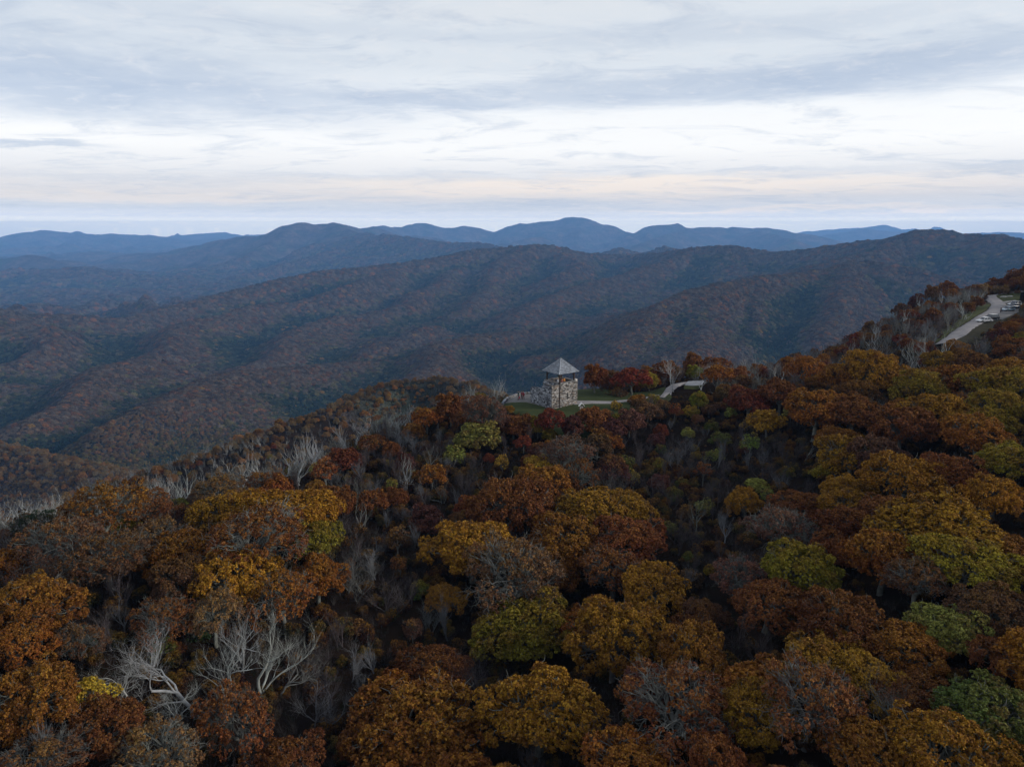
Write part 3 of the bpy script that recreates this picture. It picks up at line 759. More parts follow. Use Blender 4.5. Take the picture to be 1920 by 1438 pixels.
# local frame: +x along the right hand face, +y along the left hand face
rs_ = random.Random(5)
PAL_W = [(.52,.50,.48),(.42,.41,.40),(.34,.32,.30),(.27,.235,.20),(.18,.16,.145),(.10,.095,.09),(.55,.53,.50),(.30,.27,.25),(.38,.31,.25)]
PAL_W = [(r * .56, g * .56, b_ * .56) for r, g, b_ in PAL_W]
PAL_B = [(.48,.50,.53),(.36,.38,.41),(.28,.30,.33),(.20,.21,.23),(.13,.135,.15),(.09,.09,.10),(.56,.57,.59),(.33,.33,.35)]  # stone tones with the blue shade of the left face painted in
PAL_B = [(r * .60, g * .61, b_ * .63) for r, g, b_ in PAL_B]
def stones(mb, x0, x1, z0, top, pal, place, hole=None, hmin=.17, hmax=.32):
    """courses of uneven stones; place(s, z, w, h, out) -> box centre/size in the tower frame; top(s) gives the wall's height"""
    z = z0
    while z < 8:
        h = rs_.uniform(hmin, hmax); s = x0 - rs_.uniform(0, .3); any_ = False
        while s < x1:
            w_ = rs_.uniform(.22, .62); a, b = max(s, x0), min(s + w_, x1); s += w_
            if b - a < .08: continue
            m_ = (a + b) / 2
            if z + h * .6 > top(m_): continue
            any_ = True
            hh = h - .03 + rs_.uniform(-.03, .02)
            if hole and hole[0] < m_ < hole[1] and hole[2] < z + h / 2 < hole[3]: continue
            c, sz = place(m_, z + h / 2, (b - a) - .035, hh, rs_.uniform(.03, .10))
            col = rs_.choice(pal); k = rs_.uniform(.8, 1.2)
            mb.box(c, sz, col=tuple(q * k for q in col))
        z += h
        if not any_: break
WT, HT = .55, 5.50        # wall thickness, parapet height
SX = 5.0                  # tower side
EX = 2.1                  # stair wing reaches this far out on the left
L2 = 6.9                  # and this far back
core = MB()
core.box((SX / 2, WT / 2, HT / 2 - .5), (SX, WT, HT + .9)); core.box((SX / 2, SX - WT / 2, HT / 2 - .5), (SX, WT, HT + .9))
core.box((WT / 2, SX / 2, HT / 2 - .5), (WT - .004, SX - 2 * WT, HT + .9)); core.box((SX - WT / 2, SX / 2, HT / 2 - .5), (WT - .004, SX - 2 * WT, HT + .9))
core.build('wall_core', M_mortar, tower)
def step_top(s):     # top of the outer stair wall along its length
    return HT - .05 if s < 1.9 else HT - .05 - (s - 1.9) / 1.5 * 1.05 if s < 3.4 else HT - 1.12 - (s - 3.4) * .12 if s < 6.0 else HT - 1.75
wing = MB(); n_ = 14
for i in range(n_):
    a, b = L2 * i / n_, L2 * (i + 1) / n_; tp = min(step_top(a), step_top(b))
    wing.box((-EX + .22, (a + b) / 2, (tp - 1) / 2), (.44, (b - a) - .003, tp + 1))
wing.box((-EX / 2 + .22, .25, HT / 2 - .55), (EX - .45, .44, HT + .8))
wing.box((-EX / 2 + .22, L2 - .22, (HT - 2.8) / 2), (EX - .45, .43, HT - .8))
for i in range(16):   # the stair flight inside the wing
    wing.box((-EX / 2 + .22, L2 - .6 - i * .36, .15 + i * .145), (EX - .46, .37, .3 + i * .29))
wing.build('stair_wing', M_mortar, tower)
sk = MB()
stones(sk, -EX, 0.0, -.6, lambda s: HT - .05, PAL_W, lambda s, z, w_, h, o: ((s, .02 - o / 2, z), (w_, .12 + o, h)))
stones(sk, 0.06, SX, -.6, lambda s: HT + (.32 if s > SX - .5 else 0), PAL_W, lambda s, z, w_, h, o: ((s, -.02 - o / 2, z), (w_, .12 + o, h)), hole=(1.95, 2.45, 1.9, 3.5))
sk.build('front_stonework', M_stone, tower, kind='stuff', label='warm grey and tan stones of the face beside the drain pipe')
sk = MB()
stones(sk, 0, L2, -.6, step_top, PAL_B, lambda s, z, w_, h, o: ((-EX - o / 2 + .02, s, z), (.12 + o, w_, h)))
stones(sk, 0, SX, 2, lambda s: HT, PAL_B, lambda s, z, w_, h, o: ((-.02 - o / 2, s, z), (.12 + o, w_, h)))
sk.build('side_stonework', M_stone, tower, kind='stuff', label='stones of the stair wing, their shade painted in as bluish grey')
sk = MB()
stones(sk, 0, SX, -.6, lambda s: HT, PAL_W, lambda s, z, w_, h, o: ((SX + o / 2 + .02, s, z), (.12 + o, w_, h)))
stones(sk, -EX, SX, -.6, lambda s: HT if s > 0 else HT - 1.8, PAL_W, lambda s, z, w_, h, o: ((s, (SX if s > 0 else L2) + o / 2 + .02, z), (w_, .12 + o, h)))
sk.build('rear_stonework', M_stone, tower, kind='stuff')
# parapet coping: separate flat stones
def coping(x0, y0, x1, y1, z):
    L = math.hypot(x1 - x0, y1 - y0); n = max(2, int(L / .8)); 
    for i in range(n):
        t = (i + .5) / n; mb = MB(); k = rs_.uniform(.85, 1.15); c = tuple(q * k * .7 for q in rs_.choice(PAL_W[:3]))
        mb.box((x0 + (x1 - x0) * t, y0 + (y1 - y0) * t, z + rs_.uniform(0, .03)), (L / n - .04, .66, .12), math.atan2(y1 - y0, x1 - x0), col=c)
        mb.build('coping_stone', M_stone, tower)
coping(.35, .26, SX - .6, .26, HT + .06); coping(.26, SX - .26, SX - .3, SX - .26, HT + .06); coping(.26, .6, .26, SX - .6, HT + .06); coping(SX - .26, .6, SX - .26, SX - .6, HT + .06)
mb = MB(); mb.box((SX - .25, .22, HT + .28), (.52, .52, .4), col=(.5, .47, .43)); mb.build('corner_pier', M_stone, tower)
mb = MB(); mb.box((2.2, .10, 2.7), (.46, .16, 1.5)); mb.build('window_slit', M_dark, tower)
mb = MB(); mb.box((2.2, -.07, 3.58), (.86, .22, .2), col=(.36, .33, .3)); mb.build('window_lintel', M_stone, tower)
mb = MB(); mb.box((2.2, -.07, 1.82), (.8, .24, .14), col=(.4, .38, .35)); mb.build('window_sill', M_stone, tower)
mb = MB(); mb.box((SX / 2, SX / 2, 4.55), (SX - 2 * WT, SX - 2 * WT, .2)); mb.build('platform', M_deck, tower)
# timber posts, ring beam and braces
E0 = .47; ZE = 7.37
for x, y in ((E0, E0), (SX - E0, E0), (E0, SX - E0), (SX - E0, SX - E0)):
    p = MB(); p.box((x, y, (4.65 + ZE) / 2), (.26, .26, ZE - 4.65)); p.build('post', M_timber, tower, bevel=.02)
for a, b in (((E0, E0), (SX - E0, E0)), ((E0, SX - E0), (SX - E0, SX - E0)), ((E0, E0), (E0, SX - E0)), ((SX - E0, E0), (SX - E0, SX - E0))):
    ang = math.atan2(b[1] - a[1], b[0] - a[0]); L = math.hypot(b[0] - a[0], b[1] - a[1])
    p = MB(); p.box(((a[0] + b[0]) / 2, (a[1] + b[1]) / 2, ZE + .12), (L + .5, .2 if ang < .1 else .196, .24 if ang < .1 else .236), ang); p.build('eave_beam', M_timber, tower)
    for e, s in ((a, 1), (b, -1)):
        d = Vector((math.cos(ang) * s, math.sin(ang) * s, 0)); q = Vector((*e, 0))
        p = MB(); p.tube([q + d * .1 + Vector((0, 0, ZE - .7)), q + d * .75 + Vector((0, 0, ZE + .02))], [.06, .06], 4); p.build('knee_brace', M_timber, tower)
# roof: four shingled slopes of overlapping courses
OV = .30; RZ0 = ZE + .20; APX = RZ0 + 2.72; half = SX / 2 + OV - .05
for q in range(4):
    slope_ = MB(); nc = 17; ca, sa = math.cos(q * math.pi / 2), math.sin(q * math.pi / 2)
    def W(x, y, z): return (SX / 2 + x * ca - y * sa, SX / 2 + x * sa + y * ca, z)
    for i in range(nc):
        t0, t1 = i / nc, min((i + 1.25) / nc, 1); h0 = half * (1 - t0); h1 = half * (1 - t1)
        z0 = RZ0 + (APX - RZ0) * t0; z1 = RZ0 + (APX - RZ0) * t1
        n = max(1, int(2 * h0 / .42)); off = rs_.uniform(-.1, .1)
        for k in range(n):
            u0, u1 = k / n, (k + 1) / n
            a0, a1 = -h0 + 2 * h0 * u0 + .008, -h0 + 2 * h0 * u1 - .008; b0, b1 = -h1 + 2 * h1 * u0, -h1 + 2 * h1 * u1
            dz = .045 + rs_.uniform(-.012, .014); c = rs_.uniform(.62, 1.25); cc = (.165 * c, .182 * c, .205 * c)
            vs = [W(a0, -h0, z0), W(a1, -h0, z0), W(b1, -h1, z1), W(b0, -h1, z1), W(a0, -h0, z0 + dz), W(a1, -h0, z0 + dz), W(b1, -h1, z1 + .004), W(b0, -h1, z1 + .004)]
            slope_.raw(vs, [(0, 1, 5, 4), (4, 5, 6, 7), (1, 2, 6, 5), (3, 0, 4, 7)], cc)
    slope_.build('roof_shingles', M_shake, tower, kind='stuff')
    cap = MB(); cap.tube([W(-half - .02, -half - .02, RZ0 + .05), W(0, 0, APX + .06)], [.055, .05], 5); cap.build('ridge_cap', M_ridgecap, tower)
sf = MB(); sf.box((SX / 2, SX / 2, RZ0 - .01), (2 * half - .08, 2 * half - .08, .05)); sf.build('soffit', M_timber, tower)
dp = MB(); dp.tube([(0.0, -.20, HT + 1.7), (0.0, -.20, .1)], [.07, .07], 6); dp.build('drain_pipe', M_timber, tower)

# ------------------------------------------------------------------ terrace wall (curved, dry stone)
def low_wall(name, px_line, h, t, label, n_course=3):
    p = resample(np.array([(CAM + ray(a, b) * ((0.4 - CAM[2]) / ray(a, b)[2]))[:2] for a, b in px_line]), 40)
    base = thing(name, label, 'wall', (p[0][0], p[0][1], float(H(p[:1, 0], p[:1, 1])[0])))
    o = np.array(base.location); mb = MB(); s = 0; d = np.r_[0, np.cumsum(np.hypot(*np.diff(p, axis=0).T))]
    for c in range(n_course):
        s = -rs_.uniform(0, .3)
        while s < d[-1]:
            w_ = rs_.uniform(.35, .75); m_ = min(max(s + w_ / 2, 0), d[-1]); x = np.interp(m_, d, p[:, 0]); y = np.interp(m_, d, p[:, 1])
            x2 = np.interp(m_ + .1, d, p[:, 0]); y2 = np.interp(m_ + .1, d, p[:, 1]); x1 = np.interp(m_ - .1, d, p[:, 0]); y1 = np.interp(m_ - .1, d, p[:, 1])
            z = float(H(np.array([x]), np.array([y]))[0]); col = rs_.choice(PAL_W[:5] + PAL_B[:3]); k = rs_.uniform(.8, 1.15)
            hh = h / n_course
            mb.box((x - o[0], y - o[1], z - o[2] + hh * (c + .5) - (.1 if c == 0 else 0)), (w_ - .03, t + rs_.uniform(-.06, .06), hh - .02 + (.2 if c == 0 else 0)), math.atan2(y2 - y1, x2 - x1), col=tuple(q * k * .75 for q in col))
            s += w_
    mb.build('stonework', M_stone, base, kind='stuff')
    return base
low_wall('terrace_wall', [(942,757),(946,752),(952,747),(958,743.5),(966,740),(975,737.5),(985,736),(996,735)], .95, .5, 'low curved stone wall round the terrace beside the tower')

# ------------------------------------------------------------------ trail kiosk
g = ground_hit(1090, 774) + np.array([0, 0, .38])
kiosk = thing('information_kiosk', 'small notice board under a white gabled roof in front of the tower', 'sign', tuple(g), rad(12))
for s in (-1, 1):
    p = MB(); p.box((s * .42, 0, .55), (.09, .09, 1.5)); p.build('post', M_timber, kiosk)
p = MB(); p.box((0, -.02, .78), (.74, .06, .72)); p.build('notice_board', simple('board_grey', (.27, .26, .25), .7, .15, 3), kiosk)
M_white = simple('white_paint', (.70, .70, .69), .6, .05, 3)
for s in (-1, 1):
    p = MB(); M = Matrix.Translation((s * .30, 0, 1.42)) @ Matrix.Rotation(s * rad(48), 4, 'Y'); p.box((0, 0, 0), (.92, .60, .07), M=M); p.build('roof_panel', M_white, kiosk)

# ------------------------------------------------------------------ people
def skin_figure(name, pts, edges, rad_, mats, zones):
    me = bpy.data.meshes.new(name + '_skeleton'); me.from_pydata(pts, edges, [])
    o = bpy.data.objects.new(name, me); C.objects.link(o)
    sm = o.modifiers.new('s', 'SKIN'); me.skin_vertices.new() if not me.skin_vertices else None
    for i, r in enumerate(rad_): me.skin_vertices[0].data[i].radius = (r, r * .85 if i in (0, 1, 2) else r)
    for v in me.skin_vertices[0].data: v.use_root = False
    me.skin_vertices[0].data[0].use_root = True
    sb = o.modifiers.new('u', 'SUBSURF'); sb.levels = 1; sb.render_levels = 1
    dg = bpy.context.evaluated_depsgraph_get(); out = bpy.data.meshes.new_from_object(o.evaluated_get(dg)); bpy.data.objects.remove(o)
    out.materials.clear()
    for m in mats: out.materials.append(m)
    for pl_ in out.polygons: pl_.material_index = zones(pl_.center); pl_.use_smooth = True
    return out
MC = {}
def cloth(c):
    if c not in MC: MC[c] = simple('cloth_%d' % len(MC), c, .9, .12, 6)
    return MC[c]
SKIN = (.42, .27, .20)
def person(label, loc, rz, shirt, trousers, hair, pose=0, scale=1.0, group=None):
    """pose 0 standing, 1 sitting on a wall, 2 leaning with forearms on the parapet"""
    t = thing('person', label, 'person', tuple(loc), rz, group); t.scale = (scale,) * 3
    sit = pose == 1; hz = .45 if sit else .92
    pts = [(0, 0, hz), (0, .01 + (.05 if pose else 0), hz + .25), (0, .02 + (.10 if pose == 2 else 0), hz + .50), (0, .03 + (.13 if pose == 2 else 0), hz + .60), (0, .05 + (.16 if pose == 2 else 0), hz + .76)]
    rr = [.155, .14, .165, .062, .105]; ed = [(0, 1), (1, 2), (2, 3), (3, 4)]
    for s in (-1, 1):
        b = len(pts); k = .42
        if sit: leg = [(s * .10, .04, hz - .02), (s * .12, .46, hz), (s * .12, .50, .06), (s * .13, .64, .04)]
        else: leg = [(s * .10, 0, hz - .06), (s * .11, .03 + .04 * s, .48), (s * .12, -.02 + .05 * s, .08), (s * .13, .14 + .05 * s, .04)]
        pts += leg; rr += [.10, .072, .050, .045]; ed += [(0, b), (b, b + 1), (b + 1, b + 2), (b + 2, b + 3)]
        b = len(pts); y0 = pts[2][1]
        if pose == 2: arm = [(s * .20, y0, hz + .46), (s * .27, y0 + .10, hz + .20), (s * .14, y0 + .36, hz + .14), (s * .12, y0 + .44, hz + .13)]
        elif pose == 1: arm = [(s * .20, y0, hz + .46), (s * .27, y0 + .05, hz + .20), (s * .14, y0 + .28, hz + .12), (s * .12, y0 + .35, hz + .10)]
        else: arm = [(s * .20, y0, hz + .46), (s * .26, y0 - .02, hz + .19), (s * .25, y0 + .06, hz - .06), (s * .25, y0 + .08, hz - .14)]
        pts += arm; rr += [.062, .048, .036, .038]; ed += [(2, b), (b, b + 1), (b + 1, b + 2), (b + 2, b + 3)]
    hands = [pts[-1], pts[-9]]
    shoes = cloth((.03, .028, .027))
    def zone(c):
        if c.z > hz + .60: return 0
        if min((Vector(h) - c).length for h in hands) < .09: return 0
        if c.z < .09: return 3
        arm_ = abs(c.x) > .185
        if c.z > hz + .02 or arm_: return 1
        return 2
    me = skin_figure('body', pts, ed, rr, [cloth(SKIN), cloth(shirt), cloth(trousers), shoes], zone)
    add('body', me, t)
    bm = bmesh.new(); bmesh.ops.create_uvsphere(bm, u_segments=12, v_segments=8, radius=.118)
    for v in bm.verts:
        v.co.z *= 1.05
        if v.co.y > .05 and v.co.z < .04: v.co.y *= .45; v.co.z = max(v.co.z, -.02)
        if v.co.z < -.07: v.co.z = -.07
    hm = bpy.data.meshes.new('hair'); bm.to_mesh(hm); bm.free(); hm.materials.append(cloth(hair))
    hp = pts[4]; add('hair', hm, t, loc=(hp[0], hp[1] - .015, hp[2] + .035))
    fm = MB()      # facial features
    fm.tube([(hp[0], hp[1] + .085, hp[2] + .03), (hp[0], hp[1] + .125, hp[2] - .01)], [.008, .016], 5)
    fm.build('nose', cloth(SKIN), t)
    for s in (-1, 1):
        e = MB(); e.box((hp[0] + s * .036, hp[1] + .098, hp[2] + .028), (.022, .012, .012)); e.build('eye', shoes, t)
    e = MB(); e.box((hp[0], hp[1] + .098, hp[2] - .045), (.045, .012, .010)); e.build('mouth', cloth((.25, .09, .08)), t)
    return t
def tw(x, y, z):   # tower frame to world
    return (F0[0] + U[0] * x + V_[0] * y, F0[1] + U[1] * x + V_[1] * y, TZ + z)
person('person in a white shirt with fair hair beside the corner post on the tower platform', tw(.82, 1.25, 4.65), TH + 2.4, (.62, .63, .66), (.05, .06, .09), (.38, .30, .16), 0, 1.03)
person('person in a dark jacket behind the parapet next to the white shirt on the tower', tw(.95, 1.95, 4.65), TH + 1.5, (.03, .032, .04), (.04, .04, .05), (.03, .02, .015), 2)
person('person in grey looking out over the stair wing of the tower', tw(.80, 3.1, 4.65), TH + 1.6, (.085, .09, .10), (.04, .04, .05), (.05, .035, .02), 2, .98)
person('person in a rust red top on the platform by the corner post', tw(1.55, .95, 4.65), TH + 3.0, (.22, .085, .07), (.06, .05, .05), (.10, .06, .03), 0)
person('person in an orange jacket in the middle of the tower platform', tw(2.3, 1.15, 4.65), TH + 2.7, (.50, .20, .03), (.04, .05, .08), (.04, .03, .02), 0, 1.02)
def on_ground(px, py):
    d = ray(px, py); g = CAM + d * ((0.5 - CAM[2]) / d[2]); return (g[0], g[1], float(H(g[0], g[1])) + .44)
person('person in a dark red coat standing by the terrace wall', on_ground(981.5, 748.5), rad(150), (.20, .022, .030), (.09, .02, .025), (.10, .06, .03), 0, 1.08)
person('person in a crimson jacket standing close behind the dark red coat', on_ground(978, 747), rad(-70), (.16, .02, .035), (.05, .03, .04), (.06, .04, .03), 0, 1.02)
person('child in a bright red top crouched low in front of the dark red coat', on_ground(974.5, 749), rad(120), (.34, .03, .06), (.12, .03, .05), (.22, .13, .07), 1, .82)
person('person in a dark green coat standing against the terrace wall', on_ground(972, 746.5), rad(60), (.025, .05, .04), (.03, .035, .045), (.03, .02, .02), 0, 1.0)
person('person with a white cap seated at the far end of the terrace wall', on_ground(951, 753.5), rad(100), (.05, .055, .07), (.04, .045, .06), (.75, .75, .74), 1, 1.0)

# ------------------------------------------------------------------ parked cars
M_glass = simple('car_glass', (.02, .024, .03), .08, .05, 2, spec=.8)
M_tyre = simple('tyre_rubber', (.018, .018, .018), .85, .1, 6); M_rim = simple('wheel_rim', (.38, .39, .40), .35, .08, 6, metal=.8)
M_lamp = simple('headlamp', (.7, .72, .74), .15, .04, 4, spec=.8); M_tail = simple('tail_lamp', (.30, .015, .012), .25, .05, 4)
def car_mat(name, c):
    m, t, b = new_mat(name); b.inputs['Base Color'].default_value = (*c, 1); b.inputs['Roughness'].default_value = .32; b.inputs['Coat Weight'].default_value = .6
    b.inputs['Specular IOR Level'].default_value = .5; return m
def car(label, loc, rz, paint, suv=False, group='cars parked along the gravel road', **kw):
    t = thing('parked_car', label, 'car', tuple(loc), rz, group); t.scale = (.9, .9, .9)
    L, Wd, Hh = (4.6, 1.85, 1.68) if suv else (4.4, 1.78, 1.44)
    x = L / 2; b0 = .30; bl = .92 if suv else .82
    prof = [(-x, b0), (-x, bl * .92), (-x + .08, bl), (-x + .25, bl + .03), (x - 1.15, bl + .02), (x - .15, bl - .16), (x, bl - .30), (x, b0), ]
    def extr(p, w0, w1, name, mat, hw=None):
        n = len(p); vs = [(a, -w0, z) for a, z in p] + [(a, w0, z) for a, z in p]
        fs = [tuple(range(n)), tuple(range(n, 2 * n))[::-1]] + [(i, i + n, (i + 1) % n + n, (i + 1) % n) for i in range(n)]
        mb = MB(); mb.raw(vs, fs); o = mb.build(name, mat, t, bevel=.06 if name == 'body' else .03); return o
    extr(prof, Wd / 2, Wd / 2, 'body', paint)
    # cabin tapers in towards the roof
    ca = [(-x + .10 if suv else -x + .45, bl + .005), (-x + .35 if suv else -x + 1.05, Hh), (.35, Hh), (x - 1.25, bl + .005)]
    w0, w1 = Wd / 2 - .06, Wd / 2 - .24
    vs = [(ca[0][0], -w0, ca[0][1]), (ca[1][0], -w1, ca[1][1] - .04), (ca[2][0], -w1, ca[2][1] - .04), (ca[3][0], -w0, ca[3][1])]
    vs += [(a, -b, z) for a, b, z in vs]
    mb = MB(); mb.raw(vs, [(0, 1, 2, 3), (7, 6, 5, 4), (0, 4, 5, 1), (1, 5, 6, 2), (2, 6, 7, 3), (3, 7, 4, 0)]); mb.build('cabin_glass', M_glass, t)
    mb = MB(); mb.box(((ca[1][0] + ca[2][0]) / 2, 0, Hh - .01), (ca[2][0] - ca[1][0] + .12, 2 * w1 + .08, .07)); mb.build('roof', paint, t, bevel=.03)
    for s in (-1, 1):
        for (a, b) in ((0, 1), (3, 2)):
            mb = MB(); p0, p1 = Vector(vs[a]), Vector(vs[b]); p0.y *= s * -1 if s < 0 else -1; p1.y = abs(p1.y) * s; p0.y = abs(p0.y) * s
            mb.tube([p0, p1], [.045, .045], 4); mb.build('pillar', paint, t)
        mb = MB(); xm = -.25; mb.tube([(xm, s * w0, bl), (xm, s * w1, Hh - .04)], [.05, .05], 4); mb.build('door_pillar', paint, t)
        mb = MB(); mb.box((x - 1.35, s * (Wd / 2 + .07), bl + .10), (.14, .18, .12)); mb.build('wing_mirror', paint, t, bevel=.02)
        mb = MB(); mb.box((x - .04, s * (Wd / 2 - .30), bl - .30), (.12, .38, .13)); mb.build('headlight', M_lamp, t)
        mb = MB(); mb.box((-x + .02, s * (Wd / 2 - .22), bl - .10), (.10, .28, .18)); mb.build('tail_light', M_tail, t)
        for wx in (-x + .82, x - .86):
            w_ = MB(); w_.tube([(wx, s * (Wd / 2 - .20), .33), (wx, s * (Wd / 2 + .015), .33)], [.33, .33], 18); wo_ = w_.build('wheel', M_tyre, t)
            r_ = MB(); r_.tube([(wx, s * (Wd / 2 - .02), .33), (wx, s * (Wd / 2 + .025), .33)], [.20, .19], 14); r_.build('rim', M_rim, wo_)
    for s, nm in ((1, 'bumper'), (-1, 'bumper')):
        mb = MB(); mb.box((s * (x + .01), 0, .42), (.12, Wd - .12, .22)); mb.build(nm, M_tyre if suv else paint, t, bevel=.03)
    return t
def gh(px, py, Y=200):
    g = P(px, py, Y); return (g[0], g[1], float(H(g[0], g[1])) + .36)
car('white estate car with dark windows, farthest up in the row by the meadow', gh(1901, 577, 214), rad(200), car_mat('white_car_paint', (.42, .44, .46)), True)
car('dark blue car parked between the white estate car and the silver blue one', gh(1899, 582, 210.5), rad(198), car_mat('navy_car_paint', (.018, .030, .060)), True)
car('silver blue hatchback at the near end of the row beside the short post', gh(1889, 587, 207), rad(196), car_mat('silver_blue_car_paint', (.20, .27, .33)))
car('black car half hidden by the rust crowns lower down the road', gh(1856, 608, 190.5), rad(190), car_mat('black_car_paint', (.014, .015, .018)), True)
car('white car with only its roof showing over the bare branches', gh(1844, 612, 187.5), rad(188), car_mat('pale_car_paint', (.46, .47, .48)))
g = gh(1875.5, 590, 204)
po = thing('marker_post', 'short dark post standing at the edge of the gravel road by the silver blue car', 'post', g)
mb = MB(); mb.box((0, 0, .55), (.22, .22, 1.3)); mb.build('shaft', M_timber, po); mb = MB(); mb.box((0, 0, 1.24), (.28, .28, .08)); mb.build('cap', M_timber, po)
for px_, py_, s_ in ((1882, 559, 1.1), (1893, 563, .9)):
    g = gh(px_, py_, 238); bm = bmesh.new(); bmesh.ops.create_icosphere(bm, subdivisions=2, radius=.6 * s_)
    for v in bm.verts: v.co.x *= 1.9; v.co.z *= .45; v.co *= 1 + .12 * math.sin(v.co.x * 5 + v.co.y * 7)
    me = bpy.data.meshes.new('boulder'); bm.to_mesh(me); bm.free()
    add('boulder', me, None, simple('boulder_grey', (.33, .32, .31), .95, .25, 3, bumps=(6, .6, .05)), loc=g, label='flat pale boulder lying in the meadow, ' + ('nearer the road bend' if px_ < 1890 else 'nearer the parked cars'), category='rock')


# ------------------------------------------------------------------ tree prototypes
def unit(v): return v / np.maximum(np.linalg.norm(v, axis=-1, keepdims=True), 1e-9)
def tubes(polys, name, mat, k_big=6, k_small=3, thr=0.05):
    V, Fs, off = [], [], 0
    for p, r in polys:
        p = np.asarray(p, float); r = np.asarray(r, float); n = len(p)
        k = k_big if r[0] > thr else k_small
        t = np.gradient(p, axis=0); t = unit(t)
        ref = np.array([0.31, 0.17, 0.93]) if abs(t[0] @ np.array([0.31, 0.17, 0.93])) < .9 else np.array([1.0, 0, 0])
        a = unit(np.cross(t, ref)); b = np.cross(t, a)
        th = np.arange(k) * 2 * np.pi / k
        ring = p[:, None] + r[:, None, None] * (np.cos(th)[None, :, None] * a[:, None] + np.sin(th)[None, :, None] * b[:, None])
        V.append(ring.reshape(-1, 3))
        i = (np.arange(n - 1)[:, None] * k); j = np.arange(k)[None]; j2 = (np.arange(k) + 1)[None] % k
        Fs.append(np.stack([i + j, i + j2, i + k + j2, i + k + j], -1).reshape(-1, 4) + off); off += n * k
    return mesh_np(name, np.concatenate(V), np.concatenate(Fs), [mat], smooth=True)
def wander(rs, a, b, n, gn, sag=0.0):
    """crooked line from a to b"""
    a = np.asarray(a, float); b = np.asarray(b, float); t = np.linspace(0, 1, n)[:, None]
    L = np.linalg.norm(b - a); o = np.cumsum(rs.normal(0, 1, (n, 3)), 0); o = o - o[0] - t * (o[-1] - o[0])
    p = a * (1 - t) + b * t + o * gn * L / n
    p[:, 2] += (np.sin(t[:, 0] * np.pi) * sag * L)
    return p
def leaves(rs, cen, out, n_per, size, spread, hb, ht, tuft_v):
    """rosettes of leaves: cen m x 3 tuft centres, out m x 3 outward directions"""
    m = len(cen)
    d = unit(out[:, None] * 0.9 + rs.normal(0, .75, (m, n_per, 3)) + np.array([0, 0, .25]))
    pos = cen[:, None] + d * (spread * rs.uniform(.3, 1.0, (m, n_per, 1)))
    nrm = unit(out[:, None] * .8 + np.array([0, 0, .45]) + rs.normal(0, .55, (m, n_per, 3)))
    l = unit(np.cross(nrm, rs.normal(0, 1, (m, n_per, 3))))
    s = np.cross(nrm, l)
    L = size * rs.uniform(.7, 1.35, (m, n_per, 1)); W = L * rs.uniform(.42, .7, (m, n_per, 1))
    tip = -nrm * L * .22
    q = np.stack([pos - l * L * .5 + tip, pos + s * W * .5, pos + l * L * .5 + tip, pos - s * W * .5], 2).reshape(-1, 3)
    N = m * n_per
    lv = rs.uniform(0, 1, (m, n_per)); tv = np.broadcast_to(tuft_v[:, None], (m, n_per))
    hz = (pos[..., 2] - hb) / (ht - hb)
    at = np.stack([lv, tv, np.clip(hz, 0, 1)], -1).reshape(-1, 3).repeat(4, 0)
    return q, np.arange(N * 4).reshape(-1, 4), at
def dome_dirs(rs, n, zmin):
    i = np.arange(n) + .5; z = 1 - (1 - zmin) * i / n; th = i * 2.39996 + rs.uniform(0, 6)
    r = np.sqrt(np.maximum(0, 1 - z * z)); d = np.stack([r * np.cos(th), r * np.sin(th), z], -1)
    return unit(d + rs.normal(0, .10, (n, 3)))
